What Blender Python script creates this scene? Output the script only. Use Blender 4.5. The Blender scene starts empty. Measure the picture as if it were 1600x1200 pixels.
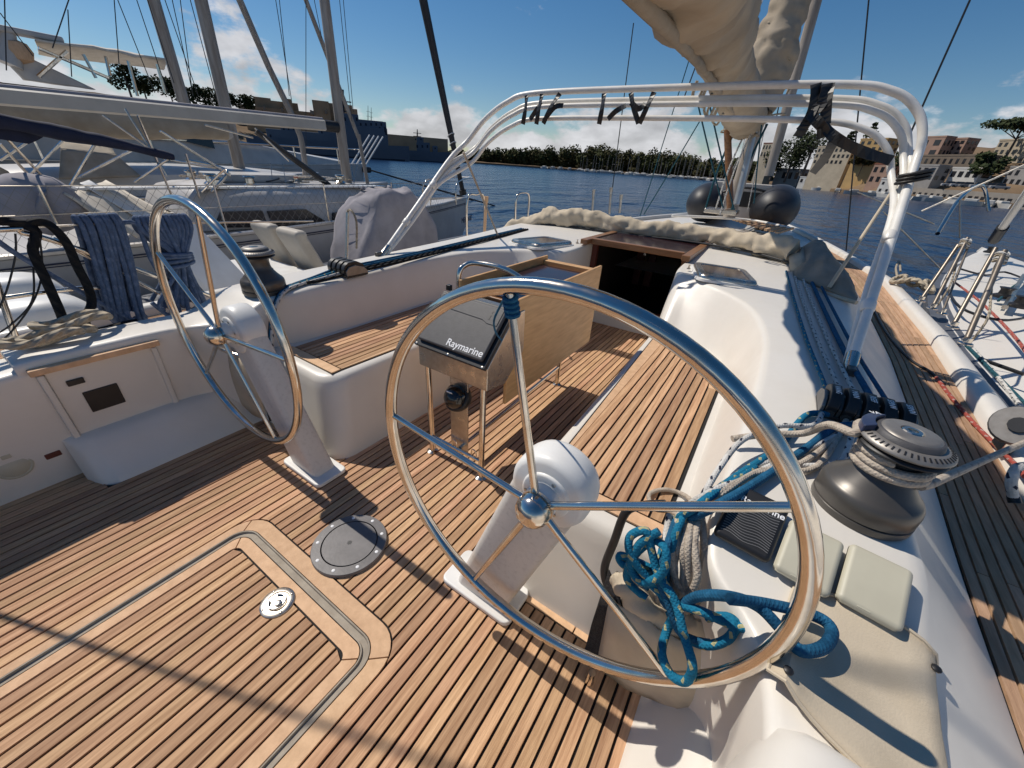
import bpy, bmesh, math, random
import numpy as np
from mathutils import Vector, Matrix
random.seed(7)
scene = bpy.context.scene
COL = scene.collection
# ------------------------------------------------------------------ camera
# boat frame: X to starboard, Y forward, Z up, cockpit sole at z = 0
CAMP = np.array([1.155, 0.0, 1.55])
_up = np.array([73, 1043, -600.]); _up /= np.linalg.norm(_up)
_fw = np.array([450, 313, 600.]); _fw /= np.linalg.norm(_fw)
_fw -= _up*_fw.dot(_up); _fw /= np.linalg.norm(_fw)
_st = np.cross(_up, _fw)
ROT = np.stack([_st, _fw, _up])
cam = bpy.data.cameras.new('Camera')
cam.sensor_fit = 'HORIZONTAL'; cam.sensor_width = 36; cam.lens = 13.5
cam.clip_start = 0.02; cam.clip_end = 6000
camo = bpy.data.objects.new('Camera', cam); COL.objects.link(camo)
M = Matrix.Identity(4)
r_, u_, f_ = ROT@np.array([1, 0, 0]), ROT@np.array([0, 1, 0]), ROT@np.array([0, 0, 1])
for i in range(3):
    M[i][0], M[i][1], M[i][2], M[i][3] = r_[i], u_[i], -f_[i], CAMP[i]
camo.matrix_world = M
scene.camera = camo
# ------------------------------------------------------------------ sky and sun
SUN = Vector((0.80, 0.015, -1.0)).normalized()      # direction the light travels
EL = math.asin(-SUN.z); AZ = math.atan2(-SUN.x, -SUN.y)
world = bpy.data.worlds.new('World'); scene.world = world; world.use_nodes = True
nt = world.node_tree; N = nt.nodes; L = nt.links; N.clear()
def nn(t, **k):
    n = N.new(t)
    for a, b in k.items(): setattr(n, a, b)
    return n
def wmath(op, a, b=None, c=None, clamp=False):
    m = nn('ShaderNodeMath', operation=op, use_clamp=clamp)
    for i, v in enumerate((a, b, c)):
        if v is None: continue
        if isinstance(v, (int, float)): m.inputs[i].default_value = v
        else: L.new(v, m.inputs[i])
    return m.outputs[0]
sky = nn('ShaderNodeTexSky', sky_type='NISHITA'); sky.sun_disc = False
sky.sun_elevation = EL; sky.sun_rotation = AZ; sky.altitude = 0; sky.air_density = 1.0; sky.dust_density = 0.15; sky.ozone_density = 3.0
tc = nn('ShaderNodeTexCoord')
sep = nn('ShaderNodeSeparateXYZ'); L.new(tc.outputs['Generated'], sep.inputs[0])
mp = nn('ShaderNodeMapping'); mp.inputs['Scale'].default_value = (1, 1, 2.1); mp.inputs['Location'].default_value = (0.35, 0.2, 0.0)
L.new(tc.outputs['Generated'], mp.inputs[0])
n1 = nn('ShaderNodeTexNoise'); n1.inputs['Scale'].default_value = 5.5; n1.inputs['Detail'].default_value = 9; n1.inputs['Roughness'].default_value = 0.58
L.new(mp.outputs[0], n1.inputs['Vector'])
n2 = nn('ShaderNodeTexNoise'); n2.inputs['Scale'].default_value = 1.6; n2.inputs['Detail'].default_value = 2
L.new(tc.outputs['Generated'], n2.inputs['Vector'])
# cloud cover: a cumulus bank low over the horizon that thins with height
low = nn('ShaderNodeMapRange'); low.interpolation_type = 'SMOOTHSTEP'
L.new(sep.outputs[2], low.inputs[0]); low.inputs[1].default_value = 0.02; low.inputs[2].default_value = 0.20; low.inputs[3].default_value = 0.27; low.inputs[4].default_value = -0.06
bank = wmath('MULTIPLY_ADD', n2.outputs[0], 0.55, -0.275)
cov = wmath('ADD', wmath('ADD', n1.outputs[0], low.outputs[0]), bank)
mk = nn('ShaderNodeMapRange'); mk.interpolation_type = 'SMOOTHSTEP'; L.new(cov, mk.inputs[0]); mk.inputs[1].default_value = 0.60; mk.inputs[2].default_value = 0.70
n3 = nn('ShaderNodeTexNoise'); n3.inputs['Scale'].default_value = 14; n3.inputs['Detail'].default_value = 6
L.new(mp.outputs[0], n3.inputs['Vector'])
cr = nn('ShaderNodeMapRange'); L.new(n3.outputs[0], cr.inputs[0]); cr.inputs[1].default_value = 0.3; cr.inputs[2].default_value = 0.7; cr.inputs[3].default_value = 6.0; cr.inputs[4].default_value = 10.5
cc = nn('ShaderNodeCombineColor'); L.new(cr.outputs[0], cc.inputs[0]); L.new(cr.outputs[0], cc.inputs[1]); L.new(wmath('MULTIPLY', cr.outputs[0], 1.04), cc.inputs[2])
hsv = nn('ShaderNodeHueSaturation'); hsv.inputs['Saturation'].default_value = 1.30; L.new(sky.outputs[0], hsv.inputs['Color'])
mx = nn('ShaderNodeMix', data_type='RGBA'); L.new(wmath('MULTIPLY', mk.outputs[0], 0.93), mx.inputs[0]); L.new(hsv.outputs[0], mx.inputs[6]); L.new(cc.outputs[0], mx.inputs[7])
bg = nn('ShaderNodeBackground'); bg.inputs[1].default_value = 0.094; L.new(mx.outputs[2], bg.inputs[0])
wo = nn('ShaderNodeOutputWorld'); L.new(bg.outputs[0], wo.inputs[0])
sl = bpy.data.lights.new('Sun', 'SUN'); sl.energy = 5.0; sl.angle = math.radians(0.53); sl.color = (1.0, 0.93, 0.83)
so = bpy.data.objects.new('Sun', sl); COL.objects.link(so); so.rotation_euler = SUN.to_track_quat('-Z', 'Y').to_euler(); so.location = (-20, 0, 30)
scene.view_settings.view_transform = 'Standard'; scene.view_settings.look = 'None'; scene.view_settings.exposure = -0.34; scene.view_settings.gamma = 1.0
scene.view_settings.use_curve_mapping = False

# ------------------------------------------------------------------ helpers
def at(px, py, x=None, y=None, z=None, d=None):
    """sight line of the photograph met with the plane x=, y= or z= (or a horizontal distance d)"""
    v = ROT@np.array([px-800., 600.-py, 600.])
    if x is not None: t = (x-CAMP[0])/v[0]
    elif y is not None: t = (y-CAMP[1])/v[1]
    elif z is not None: t = (z-CAMP[2])/v[2]
    else: t = d/math.hypot(v[0], v[1])
    return Vector(CAMP+v*t)
def crv(pts, k=6, closed=False):
    P = [Vector(p) for p in pts]; n = len(P); out = []
    m = n if closed else n-1
    for i in range(m):
        if closed: a, b, c, d = P[(i-1) % n], P[i], P[(i+1) % n], P[(i+2) % n]
        else: a, b, c, d = P[max(i-1, 0)], P[i], P[i+1], P[min(i+2, n-1)]
        for j in range(k):
            t = j/k
            out.append(0.5*((2*b)+(c-a)*t+(2*a-5*b+4*c-d)*t*t+(3*b-a-3*c+d)*t**3))
    if not closed: out.append(P[-1])
    return out
def lerp(a, b, t): return a+(b-a)*t
class MB:
    def __init__(s): s.v = []; s.f = []; s.uv = []; s.sm = []
    def add(s, vs, fs, smooth=False, uvs=None):
        o = len(s.v); s.v += [Vector(p) for p in vs]
        for i, f in enumerate(fs):
            s.f.append([o+k for k in f]); s.sm.append(smooth); s.uv.append(uvs[i] if uvs else None)
        return s
    def box(s, c, size, rot=None):
        c = Vector(c); h = Vector(size)*0.5
        vs = [Vector((sx*h.x, sy*h.y, sz*h.z)) for sx in (-1, 1) for sy in (-1, 1) for sz in (-1, 1)]
        if rot is not None:
            R = rot if isinstance(rot, Matrix) else Matrix.Rotation(rot, 3, 'Z')
            vs = [R@v for v in vs]
        return s.add([c+v for v in vs], [(0, 1, 3, 2), (4, 6, 7, 5), (0, 4, 5, 1), (2, 3, 7, 6), (0, 2, 6, 4), (1, 5, 7, 3)])
    def b6(s, x0, x1, y0, y1, z0, z1): return s.box(((x0+x1)/2, (y0+y1)/2, (z0+z1)/2), (x1-x0, y1-y0, z1-z0))
    def tube(s, pts, r, n=8, closed=False, caps=True, k=0, flat=None):
        P = crv(pts, k, closed) if k else [Vector(p) for p in pts]
        m = len(P); rr = r if isinstance(r, (list, tuple)) else None
        T = []
        for i in range(m):
            a = P[(i-1) % m] if (closed or i > 0) else P[i]; b = P[(i+1) % m] if (closed or i < m-1) else P[i]
            t = b-a; T.append(t.normalized() if t.length > 1e-9 else Vector((0, 0, 1)))
        u = T[0].orthogonal().normalized()
        if abs(T[0].z) < 0.9: u = (Vector((0, 0, 1))-T[0]*T[0].z).normalized()
        vs = []; ln = [0.0]
        for i in range(m):
            u = u-T[i]*u.dot(T[i])
            u = u.normalized() if u.length > 1e-6 else T[i].orthogonal().normalized()
            w = T[i].cross(u)
            ra = (rr[0]+(rr[-1]-rr[0])*i/(m-1) if len(rr) == 2 else rr[min(int(i*len(rr)/m), len(rr)-1)]) if rr else r
            for j in range(n):
                a = 2*math.pi*j/n; fl = flat if flat else 1.0
                vs.append(P[i]+u*(ra*math.cos(a))+w*(ra*fl*math.sin(a)))
            if i: ln.append(ln[-1]+(P[i]-P[i-1]).length)
        fs = []; uvs = []
        mm = m if closed else m-1
        tot = ln[-1]+((P[0]-P[-1]).length if closed else 0)
        for i in range(mm):
            i2 = (i+1) % m; l2 = ln[i2] if i2 else tot
            for j in range(n):
                j2 = (j+1) % n
                fs.append((i*n+j, i*n+j2, i2*n+j2, i2*n+j))
                uvs.append(((j/n, ln[i]), ((j+1)/n, ln[i]), ((j+1)/n, l2), (j/n, l2)))
        s.add(vs, fs, True, uvs)
        if caps and not closed:
            o = len(s.v)-m*n
            s.f.append([o+j for j in range(n)][::-1]); s.sm.append(False); s.uv.append(None)
            s.f.append([o+(m-1)*n+j for j in range(n)]); s.sm.append(False); s.uv.append(None)
        return s
    def lathe(s, prof, o=(0, 0, 0), ax=(0, 0, 1), n=32, smooth=True):
        o = Vector(o); ax = Vector(ax).normalized(); u = ax.orthogonal().normalized(); w = ax.cross(u)
        vs = []; fs = []
        for r, h in prof:
            for j in range(n):
                a = 2*math.pi*j/n; vs.append(o+ax*h+u*(r*math.cos(a))+w*(r*math.sin(a)))
        for i in range(len(prof)-1):
            for j in range(n):
                j2 = (j+1) % n; fs.append((i*n+j, i*n+j2, (i+1)*n+j2, (i+1)*n+j))
        s.add(vs, fs, smooth)
        b = len(s.v)-len(vs)
        if prof[0][0] > 1e-4: s.f.append([b+j for j in range(n)][::-1]); s.sm.append(False); s.uv.append(None)
        if prof[-1][0] > 1e-4: s.f.append([b+(len(prof)-1)*n+j for j in range(n)]); s.sm.append(False); s.uv.append(None)
        return s
    def loft(s, secs, closed=False, smooth=True, caps=False):
        n = len(secs[0]); vs = [p for q in secs for p in q]; fs = []
        for i in range(len(secs)-1):
            for j in range(n if closed else n-1):
                j2 = (j+1) % n; fs.append((i*n+j, i*n+j2, (i+1)*n+j2, (i+1)*n+j))
        if caps: fs += [tuple(range(n))[::-1], tuple((len(secs)-1)*n+j for j in range(n))]
        return s.add(vs, fs, smooth)
    def prism(s, poly, z0, z1):
        n = len(poly); vs = [(p[0], p[1], z0) for p in poly]+[(p[0], p[1], z1) for p in poly]
        fs = [tuple(range(n))[::-1], tuple(range(n, 2*n))]+[(i, (i+1) % n, n+(i+1) % n, n+i) for i in range(n)]
        return s.add(vs, fs)
    def ext(s, poly, d):
        """polygon of 3D points extruded along d"""
        n = len(poly); d = Vector(d); vs = [Vector(p) for p in poly]+[Vector(p)+d for p in poly]
        return s.add(vs, [tuple(range(n))[::-1], tuple(range(n, 2*n))]+[(i, (i+1) % n, n+(i+1) % n, n+i) for i in range(n)])
    def build(s, name, mat, parent=None, bevel=0, seg=2, fix=True, subsurf=0, auto=None):
        off = Vector((0, 0, 0)); p = parent
        while p is not None: off += p.location; p = p.parent
        me = bpy.data.meshes.new(name)
        me.from_pydata([v-off for v in s.v], [], s.f)
        for i, pl in enumerate(me.polygons): pl.use_smooth = s.sm[i]
        if any(u is not None for u in s.uv):
            ul = me.uv_layers.new(name='UVMap')
            for i, pl in enumerate(me.polygons):
                if s.uv[i]:
                    for k, li in enumerate(pl.loop_indices): ul.data[li].uv = s.uv[i][k]
        if fix:
            bm = bmesh.new(); bm.from_mesh(me); bmesh.ops.recalc_face_normals(bm, faces=bm.faces); bm.to_mesh(me); bm.free()
        me.materials.append(mat if not isinstance(mat, str) else MAT[mat])
        if not bevel and any(s.sm): me.set_sharp_from_angle(angle=math.radians(48))
        o = bpy.data.objects.new(name, me); COL.objects.link(o); o.parent = parent
        if bevel:
            m = o.modifiers.new('bevel', 'BEVEL'); m.width = bevel; m.segments = seg; m.limit_method = 'ANGLE'; m.angle_limit = math.radians(40)
            for pl in me.polygons: pl.use_smooth = True
            m.harden_normals = True
        if subsurf:
            m = o.modifiers.new('sub', 'SUBSURF'); m.levels = subsurf; m.render_levels = subsurf
        return o
def tag(o, label=None, cat=None, group=None, kind=None):
    if label: o['label'] = label
    if cat: o['category'] = cat
    if group: o['group'] = group
    if kind: o['kind'] = kind
    return o
def thing(name, label, cat, loc=(0, 0, 0), group=None):
    o = bpy.data.objects.new(name, None); COL.objects.link(o); o.location = loc; o.empty_display_size = 0.1
    return tag(o, label, cat, group)
def copy_tree(o, parent=None):
    c = o.copy(); COL.objects.link(c); c.parent = parent
    for ch in list(o.children): copy_tree(ch, c)
    return c
def lettering(txt, size, M4, mat, parent, name='lettering', depth=0.0006, bold=0):
    cu = bpy.data.curves.new('t', 'FONT'); cu.body = txt; cu.size = size; cu.extrude = depth; cu.offset = bold*size; cu.align_x = 'CENTER'; cu.align_y = 'CENTER'
    ob = bpy.data.objects.new('t', cu); COL.objects.link(ob); bpy.context.view_layer.update()
    me = bpy.data.meshes.new_from_object(ob.evaluated_get(bpy.context.evaluated_depsgraph_get()))
    bpy.data.objects.remove(ob); bpy.data.curves.remove(cu)
    off = Vector((0, 0, 0)); p = parent
    while p is not None: off += p.location; p = p.parent
    me.transform(Matrix.Translation(-off)@M4); me.materials.clear(); me.materials.append(MAT[mat])
    o = bpy.data.objects.new(name, me); COL.objects.link(o); o.parent = parent
    return o
def frame(o, xd, yd):
    """matrix with origin o, local x along xd, y near yd"""
    x = Vector(xd).normalized(); z = x.cross(Vector(yd)).normalized(); y = z.cross(x)
    m = Matrix.Identity(4)
    for i in range(3): m[i][0], m[i][1], m[i][2], m[i][3] = x[i], y[i], z[i], o[i]
    return m

# ------------------------------------------------------------------ materials
MAT = {}
def mat(name, c1, c2=None, rough=0.5, metal=0.0, scale=8.0, stretch=(1, 1, 1), bump=0.0, bscale=None, detail=4, spec=0.5, contrast=(0.35, 0.65), coat=0.0, rnd=0.0, rvar=0.0, trans=0.0, ior=1.45):
    m = bpy.data.materials.new(name); m.use_nodes = True; t = m.node_tree; b = t.nodes['Principled BSDF']; MAT[name] = m
    b.inputs['Roughness'].default_value = rough; b.inputs['Metallic'].default_value = metal
    b.inputs['Specular IOR Level'].default_value = spec; b.inputs['Coat Weight'].default_value = coat
    if trans: b.inputs['Transmission Weight'].default_value = trans; b.inputs['IOR'].default_value = ior
    c2 = c2 or tuple(k*0.86 for k in c1)
    co = t.nodes.new('ShaderNodeTexCoord'); mpn = t.nodes.new('ShaderNodeMapping'); mpn.inputs['Scale'].default_value = stretch
    t.links.new(co.outputs['Object'], mpn.inputs[0])
    no = t.nodes.new('ShaderNodeTexNoise'); no.inputs['Scale'].default_value = scale; no.inputs['Detail'].default_value = detail; no.inputs['Roughness'].default_value = 0.6
    t.links.new(mpn.outputs[0], no.inputs['Vector'])
    mr = t.nodes.new('ShaderNodeMapRange'); mr.inputs[1].default_value = contrast[0]; mr.inputs[2].default_value = contrast[1]; t.links.new(no.outputs[0], mr.inputs[0])
    mi = t.nodes.new('ShaderNodeMix'); mi.data_type = 'RGBA'; mi.inputs[6].default_value = (*c1, 1); mi.inputs[7].default_value = (*c2, 1); t.links.new(mr.outputs[0], mi.inputs[0])
    out = mi.outputs[2]
    if rnd:
        oi = t.nodes.new('ShaderNodeObjectInfo'); hs = t.nodes.new('ShaderNodeHueSaturation')
        r2 = t.nodes.new('ShaderNodeMapRange'); r2.inputs[3].default_value = 1-rnd; r2.inputs[4].default_value = 1+rnd; t.links.new(oi.outputs['Random'], r2.inputs[0])
        t.links.new(r2.outputs[0], hs.inputs['Value']); t.links.new(out, hs.inputs['Color']); out = hs.outputs[0]
        r3 = t.nodes.new('ShaderNodeMapRange'); r3.inputs[3].default_value = 0.5-rnd*0.03; r3.inputs[4].default_value = 0.5+rnd*0.03
        mu = t.nodes.new('ShaderNodeMath'); mu.operation = 'FRACT'; m7 = t.nodes.new('ShaderNodeMath'); m7.operation = 'MULTIPLY'; m7.inputs[1].default_value = 7.31
        t.links.new(oi.outputs['Random'], m7.inputs[0]); t.links.new(m7.outputs[0], mu.inputs[0]); t.links.new(mu.outputs[0], r3.inputs[0]); t.links.new(r3.outputs[0], hs.inputs['Hue'])
    t.links.new(out, b.inputs['Base Color'])
    if rvar:
        rr = t.nodes.new('ShaderNodeMapRange'); rr.inputs[3].default_value = max(rough-rvar, 0.02); rr.inputs[4].default_value = rough+rvar; t.links.new(mr.outputs[0], rr.inputs[0]); t.links.new(rr.outputs[0], b.inputs['Roughness'])
    if bump:
        bn = t.nodes.new('ShaderNodeTexNoise'); bn.inputs['Scale'].default_value = bscale or scale*4; bn.inputs['Detail'].default_value = 3
        t.links.new(mpn.outputs[0], bn.inputs['Vector'])
        bp = t.nodes.new('ShaderNodeBump'); bp.inputs['Strength'].default_value = bump; bp.inputs['Distance'].default_value = 0.01
        t.links.new(bn.outputs[0], bp.inputs['Height']); t.links.new(bp.outputs[0], b.inputs['Normal'])
    return m
def rope_mat(name, c1, c2, nu=5, pitch=95.0, fleck=0.55, rough=0.85, laid=False):
    """braided cover: diamonds in the tube's own UV (u round, v metres along), flecked with a second colour"""
    m = bpy.data.materials.new(name); m.use_nodes = True; t = m.node_tree; b = t.nodes['Principled BSDF']; MAT[name] = m
    b.inputs['Roughness'].default_value = rough; b.inputs['Specular IOR Level'].default_value = 0.25
    uv = t.nodes.new('ShaderNodeUVMap'); se = t.nodes.new('ShaderNodeSeparateXYZ'); t.links.new(uv.outputs[0], se.inputs[0])
    def mth(op, a, b_=None):
        n = t.nodes.new('ShaderNodeMath'); n.operation = op
        for i, v in enumerate((a, b_)):
            if v is None: continue
            if isinstance(v, (int, float)): n.inputs[i].default_value = v
            else: t.links.new(v, n.inputs[i])
        return n.outputs[0]
    U = mth('MULTIPLY', se.outputs[0], 2*math.pi*nu); V = mth('MULTIPLY', se.outputs[1], 2*math.pi*pitch)
    a = mth('SINE', mth('ADD', U, V)); d = mth('SINE', mth('SUBTRACT', U, V))
    h = a if laid else mth('MAXIMUM', a, d)
    # sparse tracer flecks
    U2 = mth('MULTIPLY', se.outputs[0], 4*math.pi); V2 = mth('MULTIPLY', se.outputs[1], 2*math.pi)
    s1 = mth('SINE', mth('ADD', U2, mth('MULTIPLY', V2, 14.0))); s2 = mth('SINE', mth('SUBTRACT', mth('MULTIPLY', U2, 0.5), mth('MULTIPLY', V2, 19.0)))
    mk_ = mth('MULTIPLY', mth('GREATER_THAN', s1, 0.35+fleck*.5), mth('GREATER_THAN', s2, fleck-.35))
    no = t.nodes.new('ShaderNodeTexNoise'); no.inputs['Scale'].default_value = 30
    tcn = t.nodes.new('ShaderNodeTexCoord'); t.links.new(tcn.outputs['Object'], no.inputs['Vector'])
    mi = t.nodes.new('ShaderNodeMix'); mi.data_type = 'RGBA'; mi.inputs[6].default_value = (*c1, 1); mi.inputs[7].default_value = (*c2, 1); t.links.new(mk_, mi.inputs[0])
    m2 = t.nodes.new('ShaderNodeMix'); m2.data_type = 'RGBA'; m2.blend_type = 'MULTIPLY'; m2.inputs[0].default_value = 1.0
    t.links.new(mi.outputs[2], m2.inputs[6])
    g = t.nodes.new('ShaderNodeMapRange'); g.inputs[1].default_value = 0.25; g.inputs[2].default_value = 0.75; g.inputs[3].default_value = 0.72; g.inputs[4].default_value = 1.12; t.links.new(no.outputs[0], g.inputs[0])
    cb = t.nodes.new('ShaderNodeCombineColor')
    for i in range(3): t.links.new(g.outputs[0], cb.inputs[i])
    t.links.new(cb.outputs[0], m2.inputs[7]); t.links.new(m2.outputs[2], b.inputs['Base Color'])
    bp = t.nodes.new('ShaderNodeBump'); bp.inputs['Strength'].default_value = 0.9 if laid else 0.5; bp.inputs['Distance'].default_value = 0.004 if laid else 0.0015
    t.links.new(h, bp.inputs['Height']); t.links.new(bp.outputs[0], b.inputs['Normal'])
    return m
mat('gelcoat', (0.74, 0.70, 0.635), (0.69, 0.65, 0.585), rough=0.38, scale=3, bump=0.03, bscale=60, rvar=0.08)
mat('gel_worn', (0.64, 0.615, 0.575), (0.53, 0.505, 0.47), rough=0.4, scale=55, contrast=(0.5, 0.75), detail=8)
mat('gutter', (0.42, 0.37, 0.30), (0.32, 0.275, 0.22), rough=0.75, scale=14, spec=0.15)
mat('disc_grey', (0.165, 0.155, 0.155), (0.125, 0.117, 0.117), rough=0.5, scale=12, bump=0.05, bscale=90)
mat('blue_grey', (0.03, 0.045, 0.10), rough=0.35)
mat('teak', (0.64, 0.40, 0.235), (0.40, 0.225, 0.125), rough=0.75, scale=9, stretch=(7.5, 0.45, 1), bump=0.3, bscale=40, contrast=(0.34, 0.66), rnd=0.22, spec=0.2, detail=7)
mat('teak_light', (0.72, 0.47, 0.285), (0.60, 0.38, 0.225), rough=0.7, scale=6, stretch=(4, 4, 1), bump=0.15, bscale=50, rnd=0.08, spec=0.2, detail=6)
mat('teak_side', (0.54, 0.35, 0.215), (0.38, 0.235, 0.14), rough=0.8, scale=7, stretch=(10, 0.8, 1), bump=0.25, bscale=40, rnd=0.2, spec=0.2, detail=6)
mat('plywood', (0.70, 0.42, 0.185), (0.50, 0.27, 0.105), rough=0.45, scale=5, stretch=(1, 1.2, 9), bump=0.1, contrast=(0.3, 0.75), detail=8)
mat('varnish', (0.30, 0.15, 0.07), (0.20, 0.09, 0.04), rough=0.3, scale=6, stretch=(1, 6, 6))
mat('caulk', (0.012, 0.011, 0.011), rough=0.85)
mat('steel', (0.72, 0.68, 0.62), (0.62, 0.55, 0.46), rough=0.16, metal=1.0, scale=14, rvar=0.07, detail=6)
mat('steel_dull', (0.60, 0.57, 0.52), (0.48, 0.42, 0.35), rough=0.33, metal=1.0, scale=18, rvar=0.1, detail=6)
mat('alu', (0.62, 0.60, 0.57), (0.5, 0.47, 0.43), rough=0.4, metal=0.85, scale=5)
mat('anod', (0.105, 0.095, 0.085), (0.085, 0.078, 0.07), rough=0.36, metal=0.35, scale=4)
mat('anod_light', (0.30, 0.28, 0.255), (0.23, 0.21, 0.19), rough=0.45, metal=0.5, scale=20)
mat('black', (0.018, 0.018, 0.02), (0.012, 0.012, 0.013), rough=0.45)
mat('black_soft', (0.028, 0.028, 0.03), (0.016, 0.016, 0.018), rough=0.75, scale=60, bump=0.15)
mat('plastic_grey', (0.075, 0.072, 0.075), (0.06, 0.058, 0.06), rough=0.55, scale=40, bump=0.06)
mat('beige_plastic', (0.52, 0.49, 0.38), (0.47, 0.44, 0.34), rough=0.45, scale=6)
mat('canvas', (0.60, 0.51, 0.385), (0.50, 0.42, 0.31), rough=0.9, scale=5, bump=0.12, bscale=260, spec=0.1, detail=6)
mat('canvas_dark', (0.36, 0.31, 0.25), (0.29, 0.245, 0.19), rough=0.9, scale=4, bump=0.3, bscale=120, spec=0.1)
mat('sailcover', (0.43, 0.36, 0.275), (0.33, 0.27, 0.20), rough=0.9, scale=2.2, bump=0.55, bscale=7, spec=0.1, detail=7)
mat('grey_cloth', (0.36, 0.34, 0.36), (0.29, 0.275, 0.29), rough=0.9, scale=4, bump=0.4, bscale=9, spec=0.1)
mat('boom_paint', (0.50, 0.47, 0.42), (0.42, 0.39, 0.34), rough=0.55, scale=2, detail=6)
mat('net_cord', (0.30, 0.27, 0.23), rough=0.8)
mat('canvas_bright', (0.70, 0.64, 0.55), (0.60, 0.54, 0.45), rough=0.9, scale=4, bump=0.2, bscale=20, spec=0.1)
mat('navy', (0.016, 0.02, 0.05), (0.011, 0.014, 0.035), rough=0.8, scale=6)
mat('white_paint', (0.80, 0.79, 0.76), (0.72, 0.70, 0.66), rough=0.4, scale=5)
mat('white_tube', (0.82, 0.80, 0.76), (0.72, 0.69, 0.63), rough=0.35, scale=9, detail=6)
mat('hull_white', (0.56, 0.53, 0.49), (0.45, 0.42, 0.385), rough=0.35, scale=1.3, detail=5)
mat('mesh_black', (0.014, 0.014, 0.016), (0.04, 0.04, 0.042), rough=0.8, scale=160, bump=0.6, bscale=200, detail=1)
mat('rubber_grey', (0.105, 0.115, 0.135), (0.085, 0.092, 0.11), rough=0.55, scale=4)
mat('rubber_black', (0.022, 0.024, 0.03), (0.014, 0.015, 0.02), rough=0.5, scale=3)
mat('rib_grey', (0.22, 0.22, 0.22), rough=0.5)
mat('smoked', (0.035, 0.016, 0.02), (0.026, 0.012, 0.015), rough=0.14, spec=0.3)
mat('window_dark', (0.02, 0.022, 0.026), (0.03, 0.03, 0.034), rough=0.1)
mat('red_wood', (0.13, 0.03, 0.02), (0.08, 0.02, 0.014), rough=0.4, scale=4)
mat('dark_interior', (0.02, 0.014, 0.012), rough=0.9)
mat('lens_black', (0.01, 0.01, 0.011), rough=0.05, spec=0.7)
mat('white_print', (0.85, 0.85, 0.85), (0.8, 0.8, 0.8), rough=0.6)
mat('grey_print', (0.06, 0.06, 0.06), rough=0.6)
mat('blue_stripe', (0.02, 0.025, 0.06), rough=0.4)
mat('cream_vinyl', (0.50, 0.45, 0.38), (0.44, 0.39, 0.32), rough=0.6, scale=6)
mat('steel_old', (0.30, 0.26, 0.215), (0.20, 0.165, 0.13), rough=0.4, metal=0.7, scale=9)
mat('mast_alu', (0.40, 0.36, 0.315), (0.25, 0.205, 0.165), rough=0.6, metal=0.0, scale=3, stretch=(4, 4, 0.4), detail=6)
rope_mat('rope_blue', (0.008, 0.16, 0.28), (0.42, 0.40, 0.22), fleck=0.62)
rope_mat('rope_navy', (0.012, 0.10, 0.20), (0.02, 0.13, 0.25), fleck=0.5)
rope_mat('rope_white', (0.62, 0.60, 0.56), (0.03, 0.035, 0.06), fleck=0.62)
rope_mat('rope_beige', (0.50, 0.43, 0.35), (0.40, 0.33, 0.27), fleck=0.45)
rope_mat('rope_slate', (0.105, 0.15, 0.24), (0.15, 0.19, 0.28), fleck=0.3, pitch=50)
rope_mat('rope_black', (0.014, 0.014, 0.015), (0.02, 0.02, 0.02), nu=3, pitch=14, laid=True)
rope_mat('rope_hemp', (0.47, 0.40, 0.30), (0.38, 0.31, 0.22), nu=3, pitch=16, laid=True)
rope_mat('rope_red', (0.38, 0.08, 0.06), (0.45, 0.3, 0.26), fleck=0.4)
rope_mat('rope_teal', (0.015, 0.075, 0.10), (0.03, 0.12, 0.15), fleck=0.4)
# ================================================================== own yacht: mouldings (the setting)
def pw(tab):
    xs = [a for a, b in tab]; ys = [b for a, b in tab]
    def f(v): return float(np.interp(v, xs, ys))
    return f
din = pw([(-2, 1.86), (0.9, 1.955), (1.45, 1.977), (2.3, 2.034), (3.6, 2.09), (5.4, 2.10), (7, 1.95), (9, 1.55), (10.6, 1.0)])
dout = pw([(-2, 2.16), (0.9, 2.24), (2.1, 2.315), (3.0, 2.378), (4.4, 2.444), (6.9, 2.435), (9, 2.12), (10, 1.90), (11.2, 1.60), (12.6, 1.18), (13.6, .85), (15, 0.06)])
DZ = 0.5
# ---- cockpit floor: black caulk bed with single teak planks
bed = MB(); bed.add([(-1.56, -1.6, -0.009), (1.56, -1.6, -0.009), (1.56, 4.3, -0.009), (-1.56, 4.3, -0.009)], [(0, 1, 2, 3)])
floor_o = tag(bed.build('cockpit_floor', 'caulk'), kind='structure')
GAP = 0.0043
def rr_top(x, x0, x1, yt, r):
    if x < x0+r: d = x0+r-x
    elif x > x1-r: d = x-(x1-r)
    else: return yt
    d = min(d, r); return yt-r+math.sqrt(max(r*r-d*d, 0))
A_ = (-0.53, 0.4908, 0.46, 0.12); B_ = (-0.487, 0.432, 0.392, 0.085); C_ = (-0.457, 0.402, 0.360, 0.058); D_ = (-0.408, 0.352, 0.306, 0.03)
PW = 0.0464
def plank(x0, x1, yb0, yb1, yt0, yt1, z=0.0, parent=None, m='teak', fb=None):
    """one plank: bottom ends yb0/yb1 and top ends yt0/yt1 at its left and right edge"""
    x0 += GAP; x1 -= GAP
    lo = [(x0, yb0), (x1, yb1)]
    if fb: lo = [(lerp(x0, x1, k/4), fb(lerp(x0, x1, k/4))) for k in range(5)]
    b = MB(); b.prism(lo+[(x1, yt1), (x0, yt0)], z-0.008, z+random.uniform(-0.0006, 0.0006))
    return b.build('plank', m, parent, bevel=0.0012, seg=1)
k = 0
nA = 22
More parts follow.
